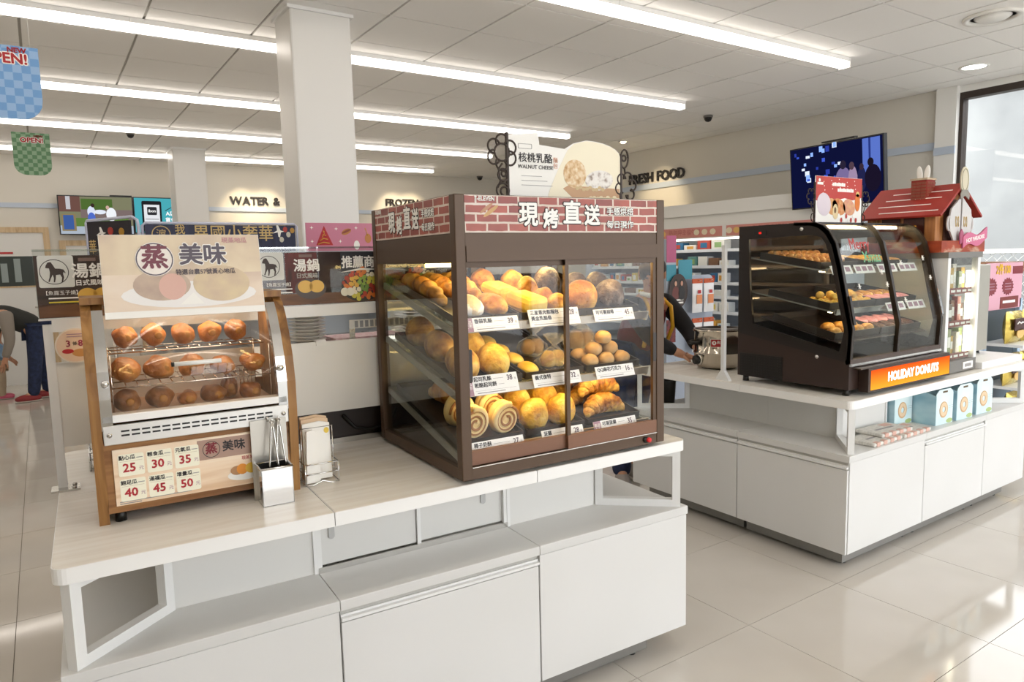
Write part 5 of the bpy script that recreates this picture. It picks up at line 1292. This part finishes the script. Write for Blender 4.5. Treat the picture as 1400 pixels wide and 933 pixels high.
for k in range(4): obj('gold_ribbon', MB().tube([(.06+k*.012, -.001, .035+.018*k), (.09, -.001, .045+.02*k), (.12-k*.008, -.001, .04+.02*k)], .0025, 5), pm('print_gold', '#d9a640', .5), e)
disc(.215, .10, .028, .014, -.0008, 0, pm('print_bun', '#b8762e', .5), e, 'hot_dog_print', a=.4); disc(.215, .102, .028, .006, -.0014, -.0008, pm('print_sausage', '#8a3f24', .5), e, 'hot_dog_print', a=.4)
disc(.335, .065, .018, .025, -.0008, 0, pm('print_bun', '#b8762e', .5), e, 'bell_print'); obj('wand_print', MB().tube([(.32, -.001, .12), (.335, -.001, .08)], .002, 5), MATS['print_gold'], e)
disc(.27, .03, .016, .024, -.0008, 0, INKW, e, 'snow_print')
for k, (x, z) in enumerate([(.03, .12), (.16, .115), (.27, .12), (.03, .05), (.18, .05)]):
    obj('sparkle', MB().prism([(x-.01, z), (x-.002, z+.002), (x, z+.01), (x+.002, z+.002), (x+.01, z), (x+.002, z-.002), (x, z-.01), (x-.002, z-.002)], -.0008, 0, 'y'), INKW, e)
# ================================================================ SCREENS
def scr(n, c, s=.9): return em('screen_'+n, c, s)
def tv(name_label, M, W, Hh):
    e = thing('television', name_label, 'television', M)
    bx('bezel', (0, 0, 0, W, .05, Hh), pm('tv_black', '#141316', .3), e, b=.004)
    return e
e = tv('wall television showing a garden with two people in blue and white', T(.27, YB-.14, 1.93) @ RX(math.radians(6)), .865, .51)
def sp(e, n, c, p, y, s=.9): return obj('screen_image', MB().prism(p, y, y-.0008, 'y'), scr(n, c, s), e)
R4 = lambda x0, z0, x1, z1: [(x0, z0), (x1, z0), (x1, z1), (x0, z1)]
bx('screen', (.012, -.001, .012, .853, 0, .498), scr('garden', '#7d7d62'), e)
y = -.001
for n, c, p in [('path', '#a9b4c0', R4(.012, .012, .853, .12)), ('wall', '#7a6a68', R4(.25, .20, .853, .33)), ('hedge', '#5e7c3c', R4(.16, .11, .80, .22)), ('brick', '#6d4e46', R4(.012, .30, .25, .498)), ('post', '#c0bfc4', R4(.09, .33, .14, .498)), ('bush', '#4f6a33', R4(.26, .33, .62, .47)), ('boardf', '#8a7a58', R4(.03, .05, .19, .27)), ('boardb', '#3f5c9a', R4(.05, .07, .165, .255))]: sp(e, n, c, p, y); y -= .0009
for n, c, cx, cz, rx, rz in [('shirt', '#d9e0f2', .37, .30, .045, .075), ('apron', '#4f6ac4', .37, .21, .045, .085), ('hair', '#3a2c28', .39, .385, .022, .026), ('arm', '#e2e8f4', .47, .30, .07, .03), ('shirtw', '#eef0f6', .60, .27, .06, .09), ('face', '#c9a898', .56, .36, .02, .026)]: sp(e, n, c, ell_pts(cx, cz, rx, rz, 16), y); y -= .0009
bx('mount_arm', (.38, .05, .2, .48, .13, .3), BLACK, e); bx('top_bracket', (.60, .01, .51, .86, .06, .525), BLACK, e)
e = tv('wall television with teal screen and a phone picture', T(1.14, YB-.14, 1.95) @ RX(math.radians(6)), .60, .49)
bx('screen', (.012, -.001, .012, .588, 0, .478), scr('teal', '#4aa9b4'), e)
obj('screen_image', MB().prism(rrect(.10, .02, .345, .44, .02), -.001, -.002, 'y'), scr('phone', '#2c2c30', .6), e); obj('screen_image', MB().prism(R4(.125, .02, .32, .39), -.002, -.0028, 'y'), scr('phonew', '#e4e6ea'), e); obj('screen_image', MB().prism(rrect(.165, .25, .285, .36, .015), -.0028, -.0036, 'y'), scr('icon', '#3c3c40', .6), e)
text('ibon', .055, scr('w', '#ffffff'), T(.225, -.004, .305) @ FRONT, e, bold=.001)
for k in range(4): obj('screen_image', MB().prism(R4(.14, .19-k*.035, .305, .197-k*.035), -.0028, -.0036, 'y'), scr('icon', '#3c3c40', .6), e)
text('A店取', .07, scr('w', '#ffffff'), T(.49, -.002, .27) @ FRONT, e, bold=.002); text('貨免運', .07, scr('w', '#ffffff'), T(.49, -.002, .18) @ FRONT, e, bold=.002)
obj('screen_image', MB().tube([(.39, -.002, .31), (.54, -.002, .40)], .005, 5), scr('icon', '#3c3c40', .6), e); bx('mount_arm', (.25, .05, .2, .35, .13, .3), BLACK, e)
# right television, hung from the ceiling
e = tv('hanging television showing a blue night street with people walking away', T(6.33, 4.37, 1.885) @ RZ(math.radians(-96)) @ RX(math.radians(5)), 1.0, .59)
bx('screen', (.012, -.001, .012, .988, 0, .578), scr('night', '#10143a', .8), e)
y = -.001; rnd = random.Random(3)
for k in range(26):
    x = rnd.uniform(.04, .56); z = rnd.uniform(.24, .55); s = rnd.uniform(.012, .05)
    sp(e, 'lite%d' % (k % 4), ['#8fb4ff', '#3c56c8', '#dfe8ff', '#2a3a9a'][k % 4], R4(x, z, x+s, z+s*rnd.uniform(.5, 1.4)), y, 1); y -= .0003
sp(e, 'pillar', '#5a74c8', R4(.80, .2, .97, .57), y); sp(e, 'pillar2', '#283880', R4(.86, .2, .88, .57), y-.0004)
y -= .001
for n, c, cx, cz, rx, rz in [('coat1', '#7a6c9a', .60, .22, .085, .13), ('head1', '#2a2438', .60, .37, .032, .04), ('coat2', '#a08aa8', .70, .20, .05, .15), ('head2', '#54404c', .69, .35, .026, .036), ('coat3', '#22244c', .79, .22, .045, .11), ('head3', '#3a2c3a', .79, .33, .022, .03), ('coat4', '#1a1428', .90, .22, .08, .12), ('head4', '#1c1620', .88, .36, .03, .038), ('coat5', '#141838', .34, .12, .10, .10), ('head5', '#2a2a50', .33, .22, .04, .045)]: sp(e, n, c, ell_pts(cx, cz, rx, rz, 18), y); y -= .0006
bx('wall_arm', (.45, .05, .24, .57, .58, .36), BLACK, e); bx('top_bracket', (.33, .05, .60, .68, .10, .615), BLACK, e)
# ================================================================ HANGING FLAGS
def flag(label, M, W, Hh, cols, size):
    e = thing('hanging_flag', label, 'flag', M, 'new opening flags')
    pts = [(0, Hh), (0, W*.32)]+[(W*.32*(1-math.cos(q)), W*.32*(1-math.sin(q))) for q in [PI/2*i/5 for i in range(1, 6)]]+[(W-W*.32*(1-math.sin(q)), W*.32*(1-math.cos(q))) for q in [PI/2*i/5 for i in range(0, 6)]]+[(W, Hh)]
    m, nt, b = nm('flag_'+cols[0][1:]); N = nt.nodes.new; L = nt.links.new
    tc = N('ShaderNodeTexCoord'); mp = N('ShaderNodeMapping'); mp.inputs['Rotation'].default_value = (PI/2, 0, 0); ck = N('ShaderNodeTexChecker'); ck.inputs['Scale'].default_value = 8/W
    mp.inputs['Location'].default_value = (.001, .001, .5)
    ck.inputs[1].default_value = lin(cols[0]); ck.inputs[2].default_value = lin(cols[1])
    L(tc.outputs['Object'], mp.inputs[0]); L(mp.outputs[0], ck.inputs[0]); L(ck.outputs[0], b.inputs['Base Color']); b.inputs['Roughness'].default_value = .6
    obj('cloth', MB().prism(pts, 0, .002, 'y'), m, e)
    text('OPEN!', size, INKW, T(W*.52, -.0012, Hh*.82) @ FRONT, e, bold=size*.11); text('OPEN!', size, INKR, T(W*.52, -.0022, Hh*.82) @ FRONT, e, bold=size*.035)
    text('NEW', size*.5, INKR, T(W*.70, -.0022, Hh*.82+size*.62) @ FRONT, e, bold=size*.02)
    for x in (.03, W-.03): obj('cord', MB().tube([(x, .001, Hh), (x, .001, Hh+(ZC-M.translation.z-Hh))], .0012, 5), PAPER, e)
    return e
flag('blue checked flag with red OPEN lettering hanging from the ceiling', T(-.195, 4.0, 2.145), .275, .325, ['#6f9ed2', '#93b6dd'], .062)
flag('green checked flag with red OPEN lettering hanging from the ceiling', T(-.09, 6.655, 2.195), .244, .32, ['#5f8a63', '#8fae8e'], .052)
# ================================================================ REFRIGERATED WALL CASE
FX = 6.45
e = thing('open_fridge', 'long open refrigerated wall case with pink header below FRESH FOOD', 'fridge', T(FX, 4.05, 0))
FG = pm('fridge_grey', '#c3cad3', .45); FL = 3.7
bx('back', (.66, 0, 0, .70, FL, 2.0), FG, e); bx('base', (0, 0, 0, .66, FL, .35), FG, e); bx('canopy', (0, 0, 1.80, .66, FL, 1.92), WHITE, e); bx('soffit', (-.05, -.05, 1.92, .745, FL+.05, 2.06), WHITE, e)
for y in (0, FL-.03): bx('side_panel', (0, y, .35, .66, y+.03, 1.8), FG, e)
bx('header_light', (.0, .03, 1.635, .03, FL-.03, 1.66), em('header_glow', '#fff4e4', 4), e)
h = bx('pink_header', (-.012, .03, 1.655, .0, FL-.03, 1.80), pm('header_frame', '#e8e4e0', .4), e)
for k in range(3):
    b_ = bx('header_print', (-.016, .06+k*1.22, 1.67, -.012, 1.22+k*1.22, 1.785), pm('print_salmon', '#d08a80', .5), h)
    text('熱熱呷幸福午餐', .075, pm('ink_rose', '#b5655f', .5), T(-.0165, .62+k*1.22, 1.728) @ LEFT, b_, sx=.95)
    for q in (.13, .25, .37, .90, 1.02, 1.12): obj('food_print', MB().prism(ell_pts(.06+q+k*1.22, 1.728, .042, .034, 14), -.018, -.016, 'x'), pm('print_dish_%d' % (int(q*100) % 3), ['#e2b86a', '#e9dcc0', '#a9713a'][int(q*100) % 3], .5), b_)
SZ = [.60, .80, .98, 1.14, 1.335, 1.525]
for k, z in enumerate(SZ):
    s = bx('shelf', (.10+.0*k, .03, z-.02, .66, FL-.03, z), FG, e); bx('shelf_edge', (.09, .03, z-.03, .10, FL-.03, z+.005), pm('edge_blue', '#dfe6ee', .4), s)
    if k: bx('shelf_light', (.14, .05, z-.028, .16, FL-.05, z-.021), em('fridge_glow', '#f0f6ff', 1.6), s)
GC = ['#e6e8e4', '#8db27a', '#2f6f9c', '#d9a34a', '#b8473c', '#5c8f8a', '#e2cf6a', '#7a5a44']
bxm = {}
for k, z in enumerate(SZ):
    yy = 1.28 if k % 3 == 1 else 1.35; q = 0
    while yy < 3.6:
        w_ = .10+.05*((q*3+k) % 3); h_ = .06+.03*((q*5+k*2) % 4) if k != 2 else .07
        h_ = min(h_, .11)
        key = (round(w_, 3), round(h_, 3))
        if key not in bxm: bxm[key] = MB().box(0, 0, 0, .12, w_-.012, h_, b=.004).mesh('food_pack'), MB().box(-.001, w_*.2, h_*.2, 0, w_*.7, h_*.75).mesh('pack_label')
        o = link(bpy.data.objects.new('food_pack', bxm[key][0])); o.matrix_world = T(FX+.11, 4.05+min(yy, FL-.032-(w_-.012)), z)
        if not o.data.materials: o.data.materials.append(PAPER)
        c = GC[(q*3+k*5) % 8] if q % 2 else '#e6e8e4'
        o.material_slots[0].link = 'OBJECT'; o.material_slots[0].material = pm('pack_'+c[1:], c, .4)
        CN = {'#e6e8e4': 'white', '#8db27a': 'green', '#2f6f9c': 'blue', '#d9a34a': 'amber', '#b8473c': 'red', '#5c8f8a': 'teal', '#e2cf6a': 'yellow', '#7a5a44': 'brown'}
        c2 = GC[(q+k*3+2) % 8]
        tag(o, CN[c]+' pack with '+CN[c2]+' label on fridge shelf %s' % ['one above the base', 'two above the base', 'three above the base', 'three below the header', 'two below the header', 'one below the header'][k], 'food pack', 'chilled packs, shelf %d' % (k+1))
        l = obj('pack_label', bxm[key][1], None, o)
        if not bxm[key][1].materials: bxm[key][1].materials.append(PAPER)
        l.material_slots[0].link = 'OBJECT'; c2 = GC[(q+k*3+2) % 8]; l.material_slots[0].material = pm('pack_'+c2[1:], c2, .4)
        yy += w_+.01; q += 1
# ================================================================ END-CAP GONDOLA with hanging bags
EX, EY = 4.50, 4.32
e = thing('endcap_gondola', 'blue grey perforated end-of-aisle display panel', 'display', T(EX, EY, 0))
BG = pm('panel_bluegrey', '#a9b3c2', .45)
bx('back_board', (0, .03, 0, .56, .05, 1.25), BG, e); bx('upright', (0, 0, 0, .12, .06, 1.60), BG, e)
obj('side_board', MB().prism(rrect(.12, .10, .62, 1.28, .05), .02, .04, 'y'), BG, e)
hm2 = MB().box(0, -.001, 0, .012, 0, .004).mesh('perforation')
for k in range(30): obj('perforation', hm2, pm('perf_dark', '#6d7684', .5), e, M=T(.105, 0, .15+k*.035))
pp = bx('pink_print', (-.0, -.004, 1.40, .115, 0, 1.63), pm('print_magenta', '#b3577c', .5), e)
bx('teal_print', (.0, -.004, 1.24, .115, 0, 1.38), pm('print_teal', '#3f8fa2', .5), e); bx('brown_print', (0, -.004, .70, .11, 0, .90), nz('print_dark', ['#3a2c30', '#8a3a34'], 30, .5), e)
for k in range(2): bx('fin_panel', (.13+k*.02, -.02, 1.25, .30, -.015, 1.42), MATS['print_teal'], e) if k == 0 else None
rs = thing('round_photo_sign', 'round dark sign with two people on the end-cap display', 'sign', T(EX+.125, EY-.0195, 1.15))
obj('disc', MB().prism(ell_pts(0, 0, .115, .15, 32), -.004, .0, 'y'), pm('sign_dark', '#3a2a24', .4), rs)
for x, c, d in ((-.035, '#6d3a34', '#c99a80'), (.04, '#22201f', '#c09078')):
    disc(x, -.02, .042, .062, -.005, -.004, pm('coat_'+c[1:], c, .5), rs, 'figure_print'); disc(x, .072, .024, .032, -.0055, -.005, BLACK, rs, 'hair_print'); disc(x, .066, .015, .022, -.006, -.0055, pm('face_'+d[1:], d, .5), rs, 'face_print')
for k in range(2): bx('caption_bar', (-.06, -.005, -.085-k*.025, .06, -.004, -.07-k*.025), INKW, rs)
def hbag(x, z, lab, c='#e9e9ea'):
    e = thing('hanging_bag', lab, 'bag', T(x, EY-.05, z), 'white bags hanging on the display')
    b = MB(); n = 10; m_ = 12; vs = []; fs = []
    for s in (-1, 1):
        for i in range(m_+1):
            for j in range(n+1):
                a, t = j/n, i/m_; d = .022*math.sin(PI*a)**.6*math.sin(PI*min(1, t*1.08))**.6
                vs.append((.13*a, -.0*s-s*d-.001*s, .26*t))
    k = (m_+1)*(n+1)
    for s in range(2):
        for i in range(m_):
            for j in range(n):
                q = s*k+i*(n+1)+j; fs.append((q, q+1, q+n+2, q+n+1))
    b.add(vs, fs, True); obj('pouch', b, pm('bag_'+c[1:], c, .35), e)
    bx('label_print', (.03, -.026, .08, .10, -.0245, .16), pm('bag_orange', '#d98a5a', .5), e); bx('logo_print', (.045, -.026, .17, .085, -.0245, .20), INKR, e); bx('header_tag', (.0, -.004, .26, .13, .004, .30), pm('bag_tag', '#c4582c', .5), e)
    obj('hook', MB().tube([(.065, .05, .285), (.065, -.04, .285), (.065, -.045, .29)], .003, 6), STEEL, e)
hbag(EX+.27, .95, 'white pouch with orange label on the upper hook, beside the round sign'); hbag(EX+.42, .95, 'white pouch with orange label on the upper hook, away from the round sign'); hbag(EX+.27, .60, 'white pouch on the lower hook behind the soup pot'); hbag(EX+.42, .60, 'white pouch on the lower hook at the panel edge')
# ================================================================ SNACK RACK by the window
e = thing('snack_rack', 'light blue perforated snack rack with pink offer board by the window', 'rack', T(5.93, 2.42, 0))
LB = pm('rack_blue', '#b5cbe2', .45)
for x in (0, .60): bx('upright', (x, .0, .06, x+.05, .05, 1.05), LB, e)
for x in (.02, .62):
    for y in (-.22, .03): obj('caster', MB().cyl((x-.012, y, .035), .03, .024, 14, 'x'), BLACK, e)
for x in (0, .60): bx('foot_bar', (x, -.25, .055, x+.05, .05, .085), LB, e)
for z in (.10, .40, .72): bx('shelf', (.0, -.26, z, .65, .02, z+.02), pm('rack_white', '#e4e7ea', .4), e)
bx('back_panel', (.05, .03, .12, .60, .04, 1.05), pm('rack_slate', '#5c6a76', .5), e)
ob_ = bx('offer_board', (.0, .0, .98, .62, .01, 1.34), pm('offer_pink', '#d9a4b4', .5), e)
text('2件100', .085, pm('ink_amber', '#e0b020', .5), T(.27, -.003, 1.285) @ FRONT, ob_, bold=.003); bx('offer_bar', (.44, -.003, 1.25, .62, 0, 1.31), MAROON, ob_)
for x, z in ((.07, 1.16), (.36, 1.155)):
    st_ = obj('starburst', MB().prism([(x+(.105 if i % 2 else .085)*math.cos(PI*i/16), z+(.07 if i % 2 else .056)*math.sin(PI*i/16)) for i in range(32)], -.003, 0, 'y'), MAROON, ob_)
    for k in range(3): bx('caption_bar', (x-.055, -.004, z+.02-k*.022, x+.055, -.003, z+.026-k*.022), INKM, st_)
bx('packet_print', (.24, -.003, .985, .56, 0, 1.075), pm('packet_dark', '#7a2a26', .5), ob_); bx('packet_word', (.28, -.004, 1.025, .50, -.003, 1.045), INKW, ob_)
def chips(x, z, lab):
    e = thing('snack_bag', lab, 'snack bag', T(5.93+x, 2.42-.13, z), 'gold snack bags on the rack')
    b = MB(); n = 14; m_ = 14; vs = []; fs = []
    for s in (-1, 1):
        for i in range(m_+1):
            for j in range(n+1):
                a, t = j/n, i/m_; d = .05*(math.sin(PI*a)**.5)*(math.sin(PI*t)**.5)*(1+.12*noise.noise(Vector((a*6, t*6, s+x*9))))
                vs.append((.26*a, -s*(d+.001), .24*t))
    k = (m_+1)*(n+1)
    for s in range(2):
        for i in range(m_):
            for j in range(n):
                q = s*k+i*(n+1)+j; fs.append((q, q+1, q+n+2, q+n+1))
    b.add(vs, fs, True); obj('pouch', b, nz('foil_gold', ['#8f7a34', '#c9b05a', '#e2d394'], 9, .25, .6, 14, metal=.7), e)
    bx('dark_label', (.02, -.058, .10, .21, -.050, .19), pm('snack_dark', '#42201a', .4), e)
    obj('script_mark', MB().tube([(.05, -.060, .15), (.08, -.060, .165), (.11, -.060, .15), (.14, -.060, .16), (.18, -.060, .15)], .005, 5), INKW, e)
    disc(.12, .075, .06, .035, -.058, -.052, pm('snack_print', '#d9b06a', .5), e, 'snack_print')
for k, (x, z, l) in enumerate([(.02, .74, 'gold snack bag on the top rack shelf, by the steel cabinet'), (.30, .74, 'gold snack bag on the top rack shelf, by the window'), (.02, .42, 'gold snack bag on the middle rack shelf, by the steel cabinet'), (.30, .42, 'gold snack bag on the middle rack shelf, by the window'), (.10, .12, 'gold snack bag on the lowest rack shelf')]): chips(x, z, l)
# ================================================================ PEOPLE
SKIN = nz('skin', ['#b9866a', '#c9997c'], 8, .5)
def hand(pts, ed, rad, wr, w, fwd, nrm, s=1.0):
    """palm with four fingers and a thumb grown from wrist vertex wr"""
    f = Vector(fwd).normalized(); n = Vector(nrm).normalized(); sd = f.cross(n).normalized(); W = Vector(pts[wr])
    pm_ = W+f*.05*s; pts.append(pm_[:]); rad.append((.026*s, .015*s)); p = len(pts)-1; ed.append((wr, p))
    for k, L in enumerate((.062, .072, .068, .052)):
        b = pm_+sd*(k-1.5)*.019*s+f*.032*s
        q = [b, b+f*L*.5*s-n*.008*s, b+f*L*.9*s-n*.028*s]; last = p
        for i, v in enumerate(q):
            pts.append(v[:]); rad.append((.0085-.001*i)*s); ed.append((last, len(pts)-1)); last = len(pts)-1
    b = W+f*.022*s-sd*w*.026*s; q = [b, b+f*.03*s-sd*w*.022*s-n*.008*s, b+f*.055*s-sd*w*.02*s-n*.018*s]; last = wr
    for i, v in enumerate(q):
        pts.append(v[:]); rad.append((.010-.001*i)*s); ed.append((last, len(pts)-1)); last = len(pts)-1
def person(label, base, J, top, trouser, shoe, hairm, s=1.0, group=None, sleeve=None, face=(0, -1, 0), longhair=False):
    """J: joint dict in metres from the base; one continuous body, clothes as children"""
    e = thing('person', label, 'person', T(*base), group)
    V = {k: Vector(v) for k, v in J.items()}
    pts = []; ed = []; rad = []; ix = {}
    def add(n, v, r, par=None):
        pts.append(Vector(v)[:]); rad.append(r); ix[n] = len(pts)-1
        if par: ed.append((ix[par], ix[n]))
    add('pel', V['pel'], (.125*s, .10*s)); add('waist', V['pel'].lerp(V['chest'], .5), (.115*s, .09*s), 'pel'); add('chest', V['chest'], (.135*s, .10*s), 'waist')
    add('neck0', V['neck'], .052*s, 'chest'); up = (V['head']-V['neck']).normalized()
    add('jaw', V['head']-up*.065*s, .062*s, 'neck0'); add('head', V['head'], (.076*s, .088*s), 'jaw'); add('crown', V['head']+up*.065*s, .066*s, 'head')
    for q in ('l', 'r'):
        add('sh'+q, V['sh'+q], .052*s, 'chest'); add('el'+q, V['el'+q], .040*s, 'sh'+q); add('wr'+q, V['wr'+q], .027*s, 'el'+q)
        add('hip'+q, V['hip'+q], .085*s, 'pel'); add('kn'+q, V['kn'+q], .058*s, 'hip'+q); add('an'+q, V['an'+q], .040*s, 'kn'+q)
        add('toe'+q, V['an'+q].lerp(V['toe'+q], .6), .026*s, 'an'+q)
    for q, w_ in (('l', 1), ('r', -1)):
        d = (V['wr'+q]-V['el'+q]); hd = J.get('hd'+q, d[:]); hand(pts, ed, rad, ix['wr'+q], w_, hd, J.get('hn'+q, (0, -.3, 1)), s)
    skin('body', pts, ed, rad, SKIN, e)
    # shirt / jacket
    P = [V['pel']-(V['chest']-V['pel']).normalized()*.07*s, V['pel'].lerp(V['chest'], .5), V['chest'], V['neck'].lerp(V['chest'], .25)]; E_ = [(0, 1), (1, 2), (2, 3)]; Rr = [(.168*s, .148*s), (.158*s, .138*s), (.172*s, .14*s), .08*s]
    skin('jacket', [p[:] for p in P], E_, Rr, top, e)
    for q in ('l', 'r'):
        a = [V['sh'+q].lerp(V['chest'], .3), V['sh'+q], V['el'+q], V['el'+q].lerp(V['wr'+q], .85)]
        skin('sleeve', [p[:] for p in a], [(0, 1), (1, 2), (2, 3)], [.098*s, .084*s, .058*s, .043*s], sleeve or top, e)
    P = [V['pel'], V['hipl'], V['knl'], V['anl'].lerp(V['knl'], -.13), V['hipr'], V['knr'], V['anr'].lerp(V['knr'], -.13)]
    skin('trousers', [p[:] for p in P], [(0, 1), (1, 2), (2, 3), (0, 4), (4, 5), (5, 6)], [(.14*s, .12*s), .105*s, .082*s, .066*s, .105*s, .082*s, .066*s], trouser, e)
    for q in ('l', 'r'):
        a = V['an'+q]; t = V['toe'+q]; d = (t-a); d.z = 0; d.normalize()
        M_ = T(a.x+d.x*.06*s, a.y+d.y*.06*s, .0) @ RZ(math.atan2(d.y, d.x))
        o = obj('shoe', MB().blob((0, 0, .042*s), (.135*s, .052*s, .05*s), 18, 10, flat=.7), shoe, e, M=M_)
        obj('sole', MB().blob((0, 0, .012*s), (.142*s, .056*s, .014*s), 18, 8, flat=.9), pm('sole_pale', '#b8aea4', .6), o)
    # head details
    fd = Vector(face).normalized(); rt = fd.cross(up).normalized(); u2 = rt.cross(fd)
    Hm = Matrix((( rt.x, -fd.x, u2.x, V['head'].x), (rt.y, -fd.y, u2.y, V['head'].y), (rt.z, -fd.z, u2.z, V['head'].z), (0, 0, 0, 1)))
    b = MB(); n = 20; m_ = 12; b.blob((0, .022*s, .022*s), (.090*s, .092*s, .098*s), n, m_, .08, 20, 1)
    hb = obj('hair', b, hairm, e, M=Hm)
    if longhair: obj('ponytail', MB().blob((0, .10*s, -.05*s), (.035*s, .035*s, .10*s), 12, 10, .1, 20), hairm, hb)
    for k in (-1, 1):
        obj('eye', MB().blob((k*.028*s, -.078*s, .004*s), (.011*s, .006*s, .006*s), 10, 6), pm('eye_dark', '#2a1d18', .3), e, M=Hm)
        obj('ear', MB().blob((k*.082*s, .0, -.004*s), (.010*s, .02*s, .03*s), 10, 8), SKIN, e, M=Hm)
    obj('nose', MB().blob((0, -.088*s, -.018*s), (.012*s, .017*s, .02*s), 10, 8), SKIN, e, M=Hm); obj('mouth', MB().blob((0, -.078*s, -.048*s), (.022*s, .007*s, .006*s), 10, 6), pm('lips', '#9a5048', .5), e, M=Hm)
    return e, V, Hm
MAR = nz('uniform_maroon', ['#5a1a20', '#6d2228'], 12, .7); JEAN = nz('denim', ['#1f2840', '#2c385a'], 30, .8, .2, 200); BLK = pm('knit_black', '#16151a', .8); HAIRM = nz('hair_black', ['#120e0c', '#241a16'], 40, .45, stretch=(1, 1, .2))
cl, V, Hm = person('clerk in maroon vest and black sleeves leaning over the counter', (3.26, 3.40, 0),
    dict(pel=(0, .02, .86), chest=(.0, -.10, 1.10), neck=(-.03, -.17, 1.235), head=(-.06, -.205, 1.345), shl=(.17, -.11, 1.15), shr=(-.16, -.13, 1.14), ell=(.235, -.25, .96), elr=(-.17, -.30, .95), wrl=(.155, -.39, .8503), wrr=(-.0, -.40, .8418), hdl=(-.2, -1, -.25), hnl=(0, -.2, 1), hdr=(.5, -1, -.2), hnr=(0, -.2, 1),
         hipl=(.09, .02, .82), hipr=(-.09, .02, .82), knl=(-.0, -.0, .46), knr=(-.19, -.06, .46), anl=(-.05, .02, .09), anr=(-.25, -.12, .09), toel=(-.12, -.11, .04), toer=(-.33, -.24, .04)),
    MAR, JEAN, pm('shoe_grey', '#8d8580', .6), HAIRM, .95, sleeve=BLK, face=(-.75, -.65, -.45), longhair=True)
YS = pm('strap_yellow', '#d9a520', .6)
for s in (-1, 1):
    b = MB().tube([(V['neck'].x+s*.05, V['neck'].y+.03, V['neck'].z), (V['chest'].x+s*.10, V['chest'].y-.115, V['chest'].z+.03), (V['chest'].x+s*.11, V['chest'].y-.12, V['chest'].z-.10), (V['chest'].x+s*.10, V['chest'].y-.07, V['chest'].z-.22)], .013, 6)
    obj('yellow_strap', b, YS, cl)
obj('collar', MB().tube([(V['neck'].x+.062*math.cos(t), V['neck'].y+.06*math.sin(t), V['neck'].z-.02+.01*math.sin(t)) for t in [2*PI*i/16 for i in range(16)]], .016, 8, closed=True), PAPER, cl)
GRN = pm('jacket_charcoal', '#2b2c2a', .8)
a_, _, _ = person('adult in dark jacket and jeans bending down towards a child', (-.12, 9.62, 0),
    dict(pel=(.02, 0, .85), chest=(-.26, -.10, 1.0), neck=(-.42, -.15, 1.03), head=(-.55, -.18, .99), shl=(-.22, -.27, .98), shr=(-.34, .06, .98), ell=(-.20, -.33, .72), elr=(-.40, .08, .70), wrl=(-.27, -.30, .50), wrr=(-.44, .02, .48), hdl=(-.4, .2, -1), hdr=(-.3, -.2, -1), hnl=(0, -1, 0), hnr=(0, 1, 0),
         hipl=(.03, -.09, .80), hipr=(.05, .09, .80), knl=(.0, -.10, .42), knr=(.09, .10, .42), anl=(-.04, -.10, .09), anr=(.10, .12, .09), toel=(-.19, -.12, .04), toer=(-.04, .10, .04)),
    GRN, JEAN, pm('shoe_red', '#8a2a2c', .6), HAIRM, .95, sleeve=pm('sleeve_grey', '#8a8178', .8), face=(-.7, 0, -.7))
ch_, _, _ = person('small child in light blue top and pink shoes facing the adult', (-.47, 9.97, 0),
    dict(pel=(0, 0, .42), chest=(.01, 0, .58), neck=(.01, 0, .67), head=(.02, 0, .77), shl=(.01, -.10, .62), shr=(.01, .10, .62), ell=(.05, -.13, .52), elr=(.05, .12, .52), wrl=(.11, -.12, .46), wrr=(.11, .10, .46), hipl=(0, -.05, .40), hipr=(0, .05, .40), knl=(.01, -.05, .22), knr=(.0, .05, .22), anl=(0, -.05, .05), anr=(0, .05, .05), toel=(.08, -.05, .02), toer=(.08, .05, .02)),
    pm('top_blue', '#8fb0d0', .7), pm('trouser_beige', '#b5a48c', .8), pm('shoe_pink', '#c9607a', .6), HAIRM, .6, face=(1, -.2, .1))
